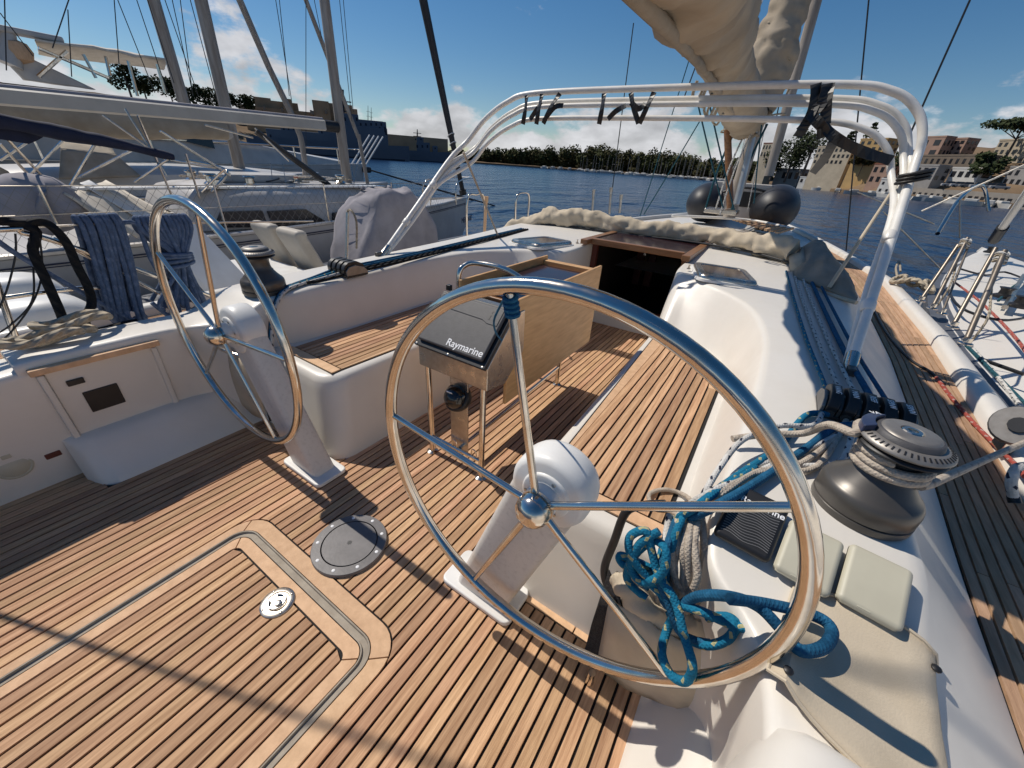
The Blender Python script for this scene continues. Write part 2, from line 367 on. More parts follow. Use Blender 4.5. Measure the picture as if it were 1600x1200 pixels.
for i in range(-21, 44):
    x0 = A_[0]+i*PW; x1 = x0+PW; xm = (x0+x1)/2
    yt = 4.14 if abs(xm) < 0.60 else (1.12 if abs(xm) < 0.68 else 0.846)
    if abs(xm) > 1.262: yt = 0.10
    if abs(xm) > 1.50: continue
    fb = None
    if 0 <= i < nA: fb = (lambda x: rr_top(x, *A_)+0.003)
    plank(x0, x1, -1.55, -1.55, yt, yt, parent=floor_o, fb=fb)
for i in range(16):
    w = (D_[1]-D_[0])/16; x0 = D_[0]+i*w; x1 = x0+w
    plank(x0, x1, -1.55, -1.55, rr_top(x0+.004, *D_)-0.003, rr_top(x1-.004, *D_)-0.003, parent=floor_o)
def upath(a, n=7):
    x0, x1, yt, r = a; p = [(x0, -1.55), (x0, -0.6), (x0, yt-r)]
    for j in range(1, n+1): t = math.pi-math.pi/2*j/n; p.append((x0+r+r*math.cos(t), yt-r+r*math.sin(t)))
    p += [(lerp(x0+r, x1-r, 0.5), yt), (x1-r, yt)]
    for j in range(1, n+1): t = math.pi/2-math.pi/2*j/n; p.append((x1-r+r*math.cos(t), yt-r+r*math.sin(t)))
    p += [(x1, -0.6), (x1, -1.55)]
    return p
def ring(a, b, cuts, name, m, z, th, parent, g=0.0032):
    pa, pb = upath(a), upath(b)
    for c0, c1 in cuts:
        A, B = [Vector((*p, 0)) for p in pa[c0:c1+1]], [Vector((*p, 0)) for p in pb[c0:c1+1]]
        q = MB(); pr = []
        for u, w in zip(A, B):
            d = (w-u).normalized()*g; pr.append((u+d, w-d))
        for e, s_ in ((0, 1), (-1, -1)):
            i2 = 1 if e == 0 else -2
            d0 = (A[i2]-A[e]).normalized()*g*0.6; pr[e] = (pr[e][0]+d0, pr[e][1]+d0)
        q.prism([p[0] for p in pr]+[p[1] for p in pr][::-1], z-th, z); q.build(name, m, parent, bevel=0.0012, seg=1)
nP = len(upath(A_))
ring(A_, B_, ((0, 5), (5, 16), (16, nP-1)), 'margin_board', 'teak_light', 0.0008, 0.008, floor_o)
ring(C_, D_, ((0, 5), (5, 16), (16, nP-1)), 'margin_board', 'teak_light', 0.0006, 0.008, floor_o)
gt = MB()     # drain gutter round the hatch: a sunk channel with a raised light lip
pB, pC = upath(B_), upath(C_)
secs = []
for u, w in zip(pB, pC):
    u, w = Vector((*u, 0)), Vector((*w, 0)); d = (w-u)
    secs.append([u+Vector((0, 0, -.006)), u+Vector((0, 0, .003)), u+d*0.16+Vector((0, 0, .003)), u+d*0.22+Vector((0, 0, -.007)), u+d*0.8+Vector((0, 0, -.008)), u+d*0.86+Vector((0, 0, .0005)), w+Vector((0, 0, .0005)), w+Vector((0, 0, -.006))])
gt.loft(secs, smooth=False); gt.build('gutter', 'gutter', floor_o)
for s in (-1, 1):   # cross boards in front of the seat ends
    for x0, x1 in ((0.70, 0.98), (0.985, 1.262)):
        b = MB(); b.b6(*sorted((s*x0, s*x1)), 0.851, 0.93, -0.008, 0.0008); b.build('margin_board', 'teak_light', floor_o, bevel=0.0012, seg=1)
# ---- coamings (helm side walls, seat backs, wings beside the companionway)
ST = [  # bottom (x,y,z), top (x,y,z)
    ((1.50, -1.6, -.02), (1.44, -1.6, .61)), ((1.50, -0.02, -.02), (1.44, -0.02, .61)), ((1.50, 0.06, -.02), (1.44, 0.06, .655)), ((1.49, 0.4, -.02), (1.435, 0.4, .66)), ((1.47, 0.62, -.02), (1.425, 0.62, .66)),
    ((1.43, 0.72, -.02), (1.385, 0.74, .655)), ((1.30, 0.84, -.02), (1.275, 0.85, .672)), ((1.245, 0.95, -.02), (1.25, 0.95, .712)), ((1.22, 1.06, .30), (1.25, 1.06, .757)), ((1.185, 1.2, .42), (1.255, 1.2, .766)),
    ((1.17, 1.5, .44), (1.27, 1.5, .775)), ((1.17, 2.0, .44), (1.28, 2.0, .79)), ((1.165, 2.42, .44), (1.255, 2.5, .806)), ((1.09, 2.78, .44), (1.14, 2.95, .82)),
    ((0.91, 2.98, .44), (0.92, 3.25, .828)), ((0.73, 3.04, .44), (0.71, 3.4, .834)), ((0.58, 3.06, .44), (0.565, 3.5, .838)), ((0.52, 3.12, .0), (0.515, 3.6, .842)), ((0.50, 3.5, -.02), (0.50, 3.8, .85)), ((0.50, 4.15, -.02), (0.50, 4.15, .865)), ((0.50, 5.1, .5), (0.50, 5.1, .90))]
def coaming_secs(s):
    secs = []
    for b, t in ST:
        b, t = Vector(b), Vector(t); up = (b-t).normalized(); y = t.y; yo = y
        xo = 1.70 if y < 3 else lerp(1.70, 1.74, min((y-3)/2, 1)); do = din(yo)
        o = Vector((xo, yo, t.z-0.004)); de = Vector((do+0.004, yo, DZ)); dn = (de-o).normalized(); out = (o-t).normalized(); r = 0.032
        pts = [b, b+(t-b)*0.35, b+(t-b)*0.7, t+up*r, t+up*r*0.4+out*r*0.12, t+up*r*0.1+out*r*0.42, t+out*r, t+(o-t)*0.35+Vector((0, 0, .006)), t+(o-t)*0.7+Vector((0, 0, .006)), o-out*r*0.8, o-out*r*0.2-Vector((0, 0, .004)), o+dn*r*0.35+Vector((.004, 0, -.004)), o+dn*r, de+(o-de)*0.12, de]
        secs.append([Vector((s*p.x, p.y, p.z)) for p in pts])
    return secs
def dense(secs, k=4):
    cols = list(zip(*secs)); cc = [crv(c, k) for c in cols]; return [list(r) for r in zip(*cc)]
coam = {}
for s, nm in ((-1, 'coaming_port'), (1, 'coaming_starboard')):
    b = MB(); b.loft(dense(coaming_secs(s), 4)); coam[s] = tag(b.build(nm, 'gelcoat'), kind='structure')
    # foot chock of the helmsman: sloped moulding along the wall
    b = MB(); secs = []
    for y, e in ((0.06, 0.16), (0.09, 0.06), (0.14, 0.015), (0.2, 0), (0.6, 0), (0.99, 0)):
        secs.append([Vector((s*x, y, z)) for x, z in ((1.262+e, -.02), (1.265+e, .004), (1.285+e*.95, .03), (1.36+e*.7, .15), (1.395+e*.5, .20), (1.43+e*.3, .222), (1.52, .235))])
    b.loft(dense(secs, 3)); tag(b.build('foot_chock_port' if s < 0 else 'foot_chock_starboard', 'gelcoat'), kind='structure')
# ---- cockpit seats
def seat(s):
    def outline(o, y0):
        r = 0.14; x0 = 0.63-o; p = [(1.26, y0-o), (x0+r, y0-o)]
        for j in range(1, 8): t = -math.pi/2-math.pi/2*j/7; p.append((x0+r+r*math.cos(t), y0-o+r+r*math.sin(t)))
        p += [(x0-0.012, 1.6), (x0-0.03, 2.2), (x0-0.06, 3.14)]
        return p
    b = MB()
    secs = []
    for z, o in ((-.02, .115), (.01, .112), (.2, .07), (.38, .03), (.43, .02), (.455, .008), (.466, -.012), (.468, -.03)):
        secs.append([Vector((s*x, y, z)) for x, y in outline(o, 0.99)])
    b.loft(secs); top = secs[-1]+[Vector((s*1.26, 3.14, .468))]
    b.add(top, [tuple(range(len(top)))])
    so_ = tag(b.build('cockpit_seat_port' if s < 0 else 'cockpit_seat_starboard', 'gelcoat'), kind='structure')
    # caulk bed and planks
    def xin(y): return 0.665-0.035*max(y-1.1, 0)/1.0
    def yend(x): return float(np.interp(x, [0.55, 0.73, 0.9, 1.05, 1.13, 1.17], [2.93, 2.92, 2.86, 2.70, 2.5, 2.30]))
    q = MB(); q.prism([(s*0.672, 1.045), (s*1.15, 1.045), (s*1.15, 2.40), (s*1.06, 2.78), (s*0.9, 2.93), (s*0.6, 2.99)][::s], .4685, .4695); q.build('caulk_bed', 'caulk', so_)
    pb = MB(); pb.prism([(s*0.678, 1.048), (s*1.155, 1.048), (s*1.155, 1.105), (s*0.678, 1.105)][::s], .4695, .4775); pb.build('margin_board', 'teak_light', so_, bevel=.001, seg=1)
    xs = [0.685+0.0445*i for i in range(11)]; xs[-1] = 1.135
    q = MB(); q.prism([(s*(0.679), 1.112), (s*(xs[0]+.004), 1.112), (s*(xs[0]+.004), 2.9), (s*0.612, 2.9)][::s], .4695, .477); q.build('plank', 'teak_light', so_, bevel=.001, seg=1)
    for i in range(10):
        a, c = xs[i]+GAP+.002, xs[i+1]-GAP+.002
        q = MB(); q.prism([(s*a, 1.112), (s*c, 1.112), (s*c, yend(c)-.06), (s*a, yend(a)-.06)][::s], .4695, .477+random.uniform(-.0005, .0005)); q.build('plank', 'teak', so_, bevel=.001, seg=1)
    arc = [(1.15, 2.30), (1.125, 2.5), (1.05, 2.71), (0.9, 2.865), (0.74, 2.93), (0.60, 2.945)]
    for a, c in ((0, 2), (2, 3), (3, 5)):
        o1 = [Vector((x, y, 0)) for x, y in arc[a:c+1]]; o2 = []
        for p in o1: d = Vector((0.85-p.x, 2.3-p.y, 0)).normalized(); o2.append(p+d*0.058)
        q = MB(); q.prism([(s*p.x, p.y) for p in o1]+[(s*p.x, p.y) for p in o2][::-1], .4697, .4772); q.build('margin_board', 'teak_light', so_, bevel=.001, seg=1)
    return so_
seat_p = seat(-1); seat_s = seat(1)
# ---- coachroof, foredeck, hull sides
b = MB(); secs = []
for y, zc in ((5.1, .875), (5.6, .865), (6.4, .82), (7.4, .755), (8.6, .71), (9.6, .67), (10.2, .60), (10.6, .53)):
    do = din(y); w = do-0.33 if y < 9.7 else do*0.7; row = []
    for x, z in ((-do, DZ), (-w-.06, zc-.12), (-w, zc-.06), (-w+.10, zc-.03), (-w*.5, zc+.02), (0, zc+.035), (w*.5, zc+.02), (w-.10, zc-.03), (w, zc-.06), (w+.06, zc-.12), (do, DZ)): row.append(Vector((x, y, z)))
    secs.append(row)
b.loft(dense(secs, 3)); tag(b.build('coachroof', 'gelcoat'), kind='structure')
b = MB()
ys = [5.0, 6, 7, 8, 9, 10, 11, 12, 13, 14, 14.9]
b.loft([[Vector((-dout(y)+.02, y, DZ-.012+max(y-9, 0)*.02)), Vector((0, y, DZ-.012+max(y-9, 0)*.02)), Vector((dout(y)-.02, y, DZ-.012+max(y-9, 0)*.02))] for y in ys]); tag(b.build('foredeck', 'gelcoat'), kind='structure')
for s, nm in ((-1, 'port'), (1, 'starboard')):
    b = MB(); ys = np.linspace(-2, 11, 40)
    b.loft([[Vector((s*(din(y)-.05), y, DZ-.012)), Vector((s*(dout(y)+.05), y, DZ-.012))] for y in ys]); dk = tag(b.build('side_deck_'+nm, 'caulk'), kind='structure')
    n = 8
    for i in range(n):
        cuts = sorted([-2]+[random.uniform(-1.2, 0.2)+2.4*j for j in range(5) if s > 0 or j % 2 == 0]+[10.8])
        for c0, c1 in zip(cuts[:-1], cuts[1:]):
            if c1-c0 < .3: continue
            q = MB(); L_ = []; R_ = []
            for y in np.linspace(c0+.002, c1-.002, max(int((c1-c0)/.3), 2)):
                a, c = din(y)+.012, dout(y)-.004; w = (c-a)/n
                L_.append((s*(a+w*i+.0036), y)); R_.append((s*(a+w*(i+1)-.0036), y))
            q.prism(L_+R_[::-1], DZ-.012, DZ-.002+random.uniform(-.0005, .0005)); q.build('plank', 'teak_side', dk)
    # bulwark rail: white moulded toe rail
    b = MB(); secs = []
    for y in np.linspace(-2, 14.9, 58):
        o = dout(y); z = DZ+max(y-9, 0)*.02
        secs.append([Vector((s*(o+dx), y, z+dz)) for dx, dz in ((-.005, -.03), (.004, .035), (.022, .06), (.05, .066), (.10, .060), (.128, .045), (.135, .02), (.13, -.05), (.09, -.5), (.0-.15, -1.5))])
    b.loft(secs); tag(b.build('toe_rail_'+nm, 'gelcoat'), kind='structure')
# ---- companionway
cw = thing('companionway', 'dark companionway with wooden lipped smoked sliding hatch between the two deck hatches', 'companionway', (0, 4.15, 0))
b = MB(); x, y0, y1 = 0.498, 4.16, 6.2
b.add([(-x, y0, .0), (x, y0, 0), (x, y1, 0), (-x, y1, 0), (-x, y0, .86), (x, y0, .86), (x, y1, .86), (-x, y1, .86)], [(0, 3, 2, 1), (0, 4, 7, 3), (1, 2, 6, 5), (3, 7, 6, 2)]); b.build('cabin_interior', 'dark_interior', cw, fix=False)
b = MB(); b.b6(-.497, .497, 4.13, 4.17, -.005, .20); b.build('sill', 'gelcoat', cw, bevel=.008)
b = MB(); b.b6(-.48, .48, 4.135, 4.20, .20, .245); b.build('threshold', 'red_wood', cw, bevel=.004)
for s in (-1, 1):
    b = MB(); b.b6(*sorted((s*.44, s*.496)), 4.135, 4.19, .245, .868); b.build('door_post', 'red_wood' if s < 0 else 'varnish', cw, bevel=.004)
    b = MB(); b.b6(*sorted((s*.47, s*.545)), 3.90, 5.22, .868+.0, .918); o = b.build('slide_rail', 'varnish', cw, bevel=.006)
b = MB(); b.b6(-.47, .47, 4.0, 4.06, .865, .925); b.build('hatch_lip', 'varnish', cw, bevel=.008)
b = MB(); b.b6(-.468, .468, 4.06, 5.15, .888, .906); b.build('sliding_hatch', 'smoked', cw, bevel=.003)
b = MB(); b.b6(-.545, .545, 5.15, 5.24, .86, .935); b.build('hatch_garage_edge', 'black', cw, bevel=.006)
b = MB(); b.lathe([(.001, 0), (.014, .003), (.016, .012), (.001, .02)], (-.12, 4.9, .70), (0, -1, 0), 12); b.build('cabin_lamp', 'white_print', cw)
# interior joinery seen through the opening
for xx, zz in ((-.36, .42), (-.2, .5)):
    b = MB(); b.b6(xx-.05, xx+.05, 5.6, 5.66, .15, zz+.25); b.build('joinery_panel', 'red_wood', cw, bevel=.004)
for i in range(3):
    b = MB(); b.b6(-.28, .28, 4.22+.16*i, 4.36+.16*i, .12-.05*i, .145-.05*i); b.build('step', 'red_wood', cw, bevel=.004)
# ================================================================== fittings in the cockpit
def V(*a): return Vector(a)
def screws(o, ax, R_, n, r, m, parent, a0=0, name='screw'):
    ax = Vector(ax).normalized(); u = ax.orthogonal().normalized(); w = ax.cross(u)
    for i in range(n):
        a = a0+2*math.pi*i/n; b = MB(); b.lathe([(r, 0), (r, .0015), (r*.7, .003), (.0003, .003)], Vector(o)+u*(R_*math.cos(a))+w*(R_*math.sin(a)), ax, 10); b.build(name, m, parent)
# ---- steering wheels and pedestals
def wheel(cx, label, a0):
    c = V(cx, .667, .78); t = thing('steering_wheel', label, 'steering wheel', c, 'steering wheels')
    b = MB(); b.tube([c+V(.565*math.cos(2*math.pi*i/96), 0, .565*math.sin(2*math.pi*i/96)) for i in range(96)], .0185, 14, closed=True); b.build('rim', 'steel', t)
    hc = c+V(0, -.012, 0)
    for i in range(5):
        a = math.radians(a0+72*i); d = V(math.cos(a), 0, math.sin(a))
        b = MB(); b.tube([hc+d*.03, hc+d*.08, c+d*.552], [.0115, .0095], 10); b.build('spoke', 'steel', t)
    b = MB(); b.lathe([(.044, .05), (.046, .02), (.046, .012), (.040, .010), (.040, .004), (.0475, .002), (.0475, -.006), (.041, -.008), (.041, -.012), (.0475, -.014), (.0475, -.026), (.044, -.040), (.030, -.056), (.012, -.063), (.0003, -.064)], hc, (0, 1, 0), 28); b.build('hub', 'steel', t)
    return t
w_s = wheel(.854, 'large stainless steel steering wheel in front of the camera with a dark blue whipping', 32)
w_p = wheel(-.854, 'stainless steel steering wheel on the far side beside the hanging blue rope coils', 4)
b = MB(); d = V(math.cos(math.radians(104)), 0, math.sin(math.radians(104))); c = V(.854, .667, .78)
for i in range(4): b.tube([c+d*(.505+.011*i)+V(.013*math.cos(q), .013*math.sin(q), .003*math.sin(q)) for q in np.linspace(0, 6.2, 10)], .0058, 6, closed=True)
b.build('whipping', 'rope_navy', w_s)
b = MB(); b.tube([at(786, 470, y=.70), at(772, 500, y=.78), at(775, 520, y=.86), at(784, 532, y=.95)], .003, 6, k=4); b.build('whipping_tail', 'rope_navy', w_s)
def pedestal(s, label):
    t = thing('wheel_pedestal', label, 'pedestal', (s*.6, .79, 0), 'wheel pedestals')
    b = MB(); P = []
    for cx, cy in ((.46, .74), (.74, .74), (.74, .86), (.46, .86)):
        q = {(.46, .74): math.pi, (.74, .74): 1.5*math.pi, (.74, .86): 0, (.46, .86): .5*math.pi}[(cx, cy)]
        for j in range(5): P.append((s*(cx+.03*math.cos(q+math.pi/2*j/4)), cy+.03*math.sin(q+math.pi/2*j/4)))
    b.prism(P, .0025, .028); b.build('base_plate', 'white_paint', t, bevel=.008, seg=3)
    b = MB(); secs = []
    for k in np.linspace(0, 1, 7):
        cx, cy, z = lerp(.605, .852, k), lerp(.80, .755, k), lerp(.02, .78, k); hw, hd = lerp(.118, .110, k), lerp(.062, .052, k); ring_ = []
        for ax_, ay in ((1, -1), (1, 1), (-1, 1), (-1, -1)):
            for j in range(4):
                q = {(1, -1): -math.pi/2, (1, 1): 0, (-1, 1): math.pi/2, (-1, -1): math.pi}[(ax_, ay)]+math.pi/2*j/3; r = .028
                ring_.append(V(s*(cx+ax_*(hw-r)+r*math.cos(q)), cy+ay*(hd-r)+r*math.sin(q), z+s*0))
        secs.append(ring_)
    b.loft(secs, closed=True, caps=True); b.build('column', 'gel_worn', t)
    o = V(s*.854, .70, .78)
    b = MB(); b.lathe([(.0003, 0), (.098, 0), (.110, .006), (.1165, .02), (.118, .04), (.118, .085), (.113, .102), (.098, .112), (.0003, .113)], o, (0, 1, 0), 40); hs = b.build('housing', 'white_paint', t)
    b = MB(); b.lathe([(.0003, -.008), (.066, -.008), (.071, -.005), (.073, .004), (.073, .01)], o, (0, 1, 0), 32); fl = b.build('flange', 'white_paint', t)
    screws(o+V(0, -.008, 0), (0, -1, 0), .058, 6, .006, 'steel_dull', fl, .4)
    b = MB(); b.lathe([(.047, 0), (.047, .03), (.043, .04), (.0003, .04)], o+V(0, -.006, 0), (0, -1, 0), 28); b.build('shaft_boss', 'white_paint', t)
    for k in (.2,):
        b = MB(); b.lathe([(.009, 0), (.009, .003), (.0003, .004)], V(s*.66, .742, .13), (0, -1, -.05), 10); b.build('bolt', 'steel_dull', t)
    return t
pedestal(1, 'white leaning pedestal with a stained face carrying the near steering wheel')
pedestal(-1, 'white leaning pedestal on the far side beside the white locker seat corner')
# ---- table with instrument pod
t = thing('cockpit_table', 'folding wooden cockpit table on steel legs with its side leaf hanging down', 'table', (0, 1.3, 0))
for x in (-.186, .186):
    b = MB(); b.tube([(x, 1.305, 0), (x, 1.305, .60)], .0165, 14); lg = b.build('leg', 'steel', t)
    b = MB(); b.lathe([(.034, 0), (.034, .004), (.022, .010), (.017, .012)], (x, 1.305, 0), (0, 0, 1), 20); b.build('foot_flange', 'steel', lg)
for x in (.02, -.19):
    b = MB(); b.tube([(x, 2.53, 0), (x, 2.53, .80)], .0165, 12); lg = b.build('leg', 'steel', t)
    b = MB(); b.lathe([(.034, 0), (.034, .004), (.022, .010), (.017, .012)], (x, 2.53, 0), (0, 0, 1), 20); b.build('foot_flange', 'steel', lg)
b = MB(); b.tube([(-.186, 1.30, .12), (.186, 1.30, .12)], .011, 10); b.build('foot_rail', 'steel', t)
for x in (-.02, .12):
    b = MB(); b.tube([(x, 1.30, .125), (x, 1.30, .165), (x+.012, 1.30, .175), (x+.03, 1.30, .165), (x+.035, 1.30, .128)], .0035, 6, k=3); b.build('rail_hook', 'steel', t)
b = MB(); b.tube([(.03, 1.31, .13), (.02, 2.52, .16)], .012, 10); b.build('long_rail', 'steel', t)
b = MB(); b.b6(.20, .219, 1.46, 2.575, .425, .985); b.build('side_leaf', 'plywood', t, bevel=.004)
b = MB(); b.b6(-.219, -.20, 1.60, 2.575, .425, .985); b.build('side_leaf', 'plywood', t, bevel=.004)
b = MB(); b.b6(-.198, .198, 1.62, 2.50, .78, .93); b.build('bottle_box', 'varnish', t, bevel=.006)
b = MB(); b.b6(-.19, .19, 1.64, 2.46, .931, .94); b.build('table_top', 'smoked', t, bevel=.003)
b = MB(); b.b6(-.198, .198, 2.50, 2.56, .79, .962); b.build('end_board', 'plywood', t, bevel=.004)
pod = thing('instrument_pod', 'brushed steel instrument pod with a black sun cover at the aft end of the table', 'instrument pod', (0, 1.3, .58))
side = [(1.28, .590), (1.28, .712), (1.50, .925), (1.585, .925), (1.60, .70), (1.44, .565)]
b = MB(); b.ext([(-.225, y, z) for y, z in side], (.45, 0, 0)); b.build('housing', 'steel_dull', pod, bevel=.006)
sl_ = V(0, .22, .213).normalized(); nr = V(0, -.213, .22).normalized()
def pl(x, k, h): return V(x, 1.275, .712)+sl_*(k*.315)+nr*h
b = MB(); b.ext([pl(-.226, -.03, .001), pl(.226, -.03, .001), pl(.226, 1.0, .001), pl(-.226, 1.0, .001)], nr*.022); b.build('bezel', 'black', pod, bevel=.004)
b = MB(); b.ext([pl(-.205, .06, .0235), pl(.205, .06, .0235), pl(.205, .95, .0235), pl(-.205, .95, .0235)], nr*.020); cv = b.build('sun_cover', 'plastic_grey', pod, bevel=.011, seg=3)
b = MB(); b.ext([pl(-.19, .70, .0436), pl(.10, .68, .0436), pl(.13, .64, .0436), pl(.19, .64, .0436), pl(.19, .92, .0436), pl(-.19, .92, .0436)], nr*.003); b.build('cover_relief', 'plastic_grey', cv, bevel=.002)
lettering('Raymarine', .052, frame(pl(.085, .165, .0442), V(1, 0, 0), sl_), 'white_print', cv, bold=.012)
lettering('R', .075, frame(pl(.145, .78, .0472), V(1, 0, 0), sl_), 'black', cv, bold=.01)
for x in (-.21, 0, .21):
    b = MB(); b.lathe([(.006, 0), (.006, .002), (.0003, .003)], pl(x, -.005, .023), nr, 8); b.build('screw', 'steel_dull', pod)
# steel grab bar round the pod and the small brackets on its top corners
b = MB(); b.tube([V(-.235, 1.62, .80), V(-.235, 1.62, 1.0), V(-.225, 1.66, 1.05), V(-.17, 1.70, 1.065), V(.0, 1.72, 1.06), V(.14, 1.74, 1.0), V(.17, 1.75, .93)], .0145, 12, k=5); b.build('grab_bar', 'steel', pod)
for x in (-.20, .20):
    b = MB(); b.box((x, 1.50, .965), (.03, .02, .03)); b.build('bracket', 'black', pod, bevel=.004)
# compass on its bracket
cp = thing('compass', 'black ball compass on a steel bracket below the instrument pod', 'compass', (.0, 1.31, .32))
b = MB(); b.lathe([(.0003, -.066)]+[(.066*math.cos(a), .066*math.sin(a)) for a in np.linspace(-1.4, 1.4, 13)]+[(.0003, .066)], (.0, 1.315, .455), (0, -.75, .45), 28); ball = b.build('globe', 'lens_black', cp)
b = MB(); b.lathe([(.072, -.03), (.078, -.01), (.078, .012), (.070, .02), (.066, .02)], (.0, 1.325, .45), (0, -.75, .45), 32); b.build('ring', 'black', cp)
b = MB(); b.b6(-.062, .062, 1.336, 1.346, .06, .585); b.build('bracket', 'steel_dull', cp, bevel=.003)
for i in range(5):
    b = MB(); a = -.5+.25*i; p = V(.0, 1.315, .455)+V(math.sin(a)*.0668*.9, -.0668*math.cos(a)*.88-.004, -.004); b.box(p, (.007, .0015, .011)); b.build('card_mark', 'white_print', cp)
b = MB(); b.box((.0, 1.262, .51), (.035, .003, .010), Matrix.Rotation(.5, 3, 'X')); b.build('lamp_shield', 'white_print', cp)
# ---- inspection disc and lifting ring in the floor
t = thing('inspection_cover', 'round dark grey screwed deck cover set in the teak floor', 'deck cover', (-.02, .60, 0))
o = V(-.02, .60, 0)
# its 0.19 m radius reaches from the hatch margin to mid floor
b = MB(); b.lathe([(.162, .0), (.162, .012), (.159, .016), (.122, .017), (.121, .0135), (.117, .0135), (.116, .0165), (.0003, .0168)], o, (0, 0, 1), 56); b.build('disc', 'disc_grey', t)
b = MB(); b.lathe([(.1215, .0137), (.1165, .0137)], o, (0, 0, 1), 56); b.build('groove', 'black', t)
screws(o+V(0, 0, .0158), (0, 0, 1), .140, 9, .0075, 'white_print', t, .2)
b = MB(); P = [(o.x+(.013 if i % 2 else .008)*math.cos(math.pi*i/8), o.y+(.013 if i % 2 else .008)*math.sin(math.pi*i/8)) for i in range(16)]; b.prism(P, .0165, .0174); b.build('key_hole', 'black', t)
t = thing('lifting_ring', 'chrome flush lifting ring near the front edge of the floor hatch', 'lifting ring', (-.022, .272, 0)); o = V(-.022, .272, 0)
b = MB(); b.lathe([(.062, .0), (.062, .004), (.060, .006), (.044, .0065), (.041, .002), (.0003, .0015)], o, (0, 0, 1), 48); b.build('plate', 'steel_dull', t)
b = MB(); b.tube([o+V(.030*math.cos(a), .030*math.sin(a), .006) for a in np.linspace(-2.6, 2.6, 26)], .0042, 8); b.build('ring', 'steel', t)
b = MB(); b.lathe([(.013, .0), (.013, .006), (.008, .008), (.0003, .008)], o+V(.006, 0, .001), (0, 0, 1), 18); b.build('latch', 'steel_dull', t)
screws(o+V(0, 0, .006), (0, 0, 1), .052, 4, .005, 'steel_dull', t, .5)
# ---- winches
def winch(cx, cy, cz, label, ropes, k=1.0):
    o = V(cx, cy, cz); t = thing('winch', label, 'winch', o, 'sheet winches')
    k0 = k; k = k0*.87
    b = MB(); b.lathe([(.138*k, 0), (.140*k, .004), (.140*k, .022), (.137*k, .024)], o, (0, 0, 1), 48); b.build('foot', 'anod', t)
    b = MB(); b.lathe([(.137*k, .026), (.139*k, .028), (.1385*k, .060), (.136*k, .072), (.128*k, .084), (.124*k, .086), (.105*k, .104), (.088*k, .124), (.074*k, .140)], o, (0, 0, 1), 56); b.build('skirt', 'anod', t)
    k = k0*.98; o = o+V(0, 0, .02)
    b = MB(); b.lathe([(.074*k, .114), (.066*k, .124), (.062*k, .14), (.061*k, .165), (.064*k, .182), (.072*k, .190)], o, (0, 0, 1), 44); b.build('drum', 'anod', t)
    b = MB(); b.lathe([(.072*k, .188), (.098*k, .193), (.1005*k, .197), (.097*k, .202), (.078*k, .205)], o, (0, 0, 1), 48); b.build('tailer_jaw', 'black', t)
    b = MB(); b.lathe([(.078*k, .206), (.100*k, .2085), (.104*k, .214), (.102*k, .220), (.084*k, .228), (.076*k, .229)], o, (0, 0, 1), 48); jaw = b.build('tailer_jaw', 'anod_light', t)
    for i in range(46):
        a = 2*math.pi*i/46; b = MB(); b.box(o+V(math.cos(a)*.093*k, math.sin(a)*.093*k, .2245), (.012, .0035, .002), Matrix.Rotation(a, 3, 'Z')@Matrix.Rotation(.45, 3, 'Y')); b.build('rib', 'black', jaw)
    b = MB(); b.lathe([(.077*k, .226), (.072*k, .240), (.066*k, .243)], o, (0, 0, 1), 40); b.build('stripper_ring', 'plastic_grey', t)
    b = MB(); b.lathe([(.066*k, .241), (.062*k, .246), (.055*k, .248), (.024, .249), (.022, .245), (.0003, .244)], o, (0, 0, 1), 40); cap = b.build('cap', 'anod_light', t)
    b = MB(); b.lathe([(.023, .2455), (.019, .2500), (.011, .2502), (.010, .243), (.0003, .242)], o, (0, 0, 1), 12, smooth=False); b.build('handle_socket', 'steel', cap)
    # stripper arm
    a0, a1 = (2.2, 3.4); P = [o+V(math.cos(a)*.078*k, math.sin(a)*.078*k, .236) for a in np.linspace(a0, a1, 9)]
    Q = [o+V(math.cos(a)*.106*k, math.sin(a)*.106*k, .228) for a in np.linspace(a0, a1, 9)]
    b = MB(); b.loft([[p+V(0, 0, .012), q+V(0, 0, .010), q-V(0, 0, .012), p-V(0, 0, .006)] for p, q in zip(P, Q)], closed=True, caps=True); arm = b.build('stripper_arm', 'blue_grey', t, bevel=.003)
    if ropes: lettering('VA', .018, frame(o+V(math.cos(2.5)*.092*k, math.sin(2.5)*.092*k, .2475), V(.9, .45, 0), V(-.45, .9, 0)), 'white_print', arm, depth=.0006)
    return t
winch(1.585, 1.21, .766, 'big dark grey self tailing winch with beige rope turns on the near coaming', True, .94)
winch(-1.40, 1.14, .764, 'dark grey winch on the far coaming behind the far steering wheel', False)
wo_ = V(1.585, 1.21, .786)
P = []
for q in np.linspace(-.4, 2*math.pi*2.7, 80): P.append(wo_+V(.071*math.cos(q), .071*math.sin(q), .124+.0200*q/(2*math.pi)))
far_end = at(1604, 690, z=.66)
lead = [far_end, lerp(far_end, V(1.69, 1.25, .885), .5), V(1.69, 1.25, .885)]
lead2 = [V(1.66, 1.12, .895)]
tail = [wo_+V(-.02, .088, .2), wo_+V(-.085, .05, .207), wo_+V(-.10, -.02, .206), wo_+V(-.14, .06, .17), V(1.42, 1.36, .86), V(1.33, 1.34, .825), V(1.24, 1.28, .80)]
rope_b = MB(); rope_b.tube(crv(lead, 5)+crv([lead[-1]]+P[:3], 3)[1:]+P[3:]+crv([P[-1]]+tail, 6)[1:], .0112, 10)
tag(rope_b.build('jib_sheet', 'rope_beige'), 'beige braided sheet wound round the near winch and led over to the side deck', 'rope')
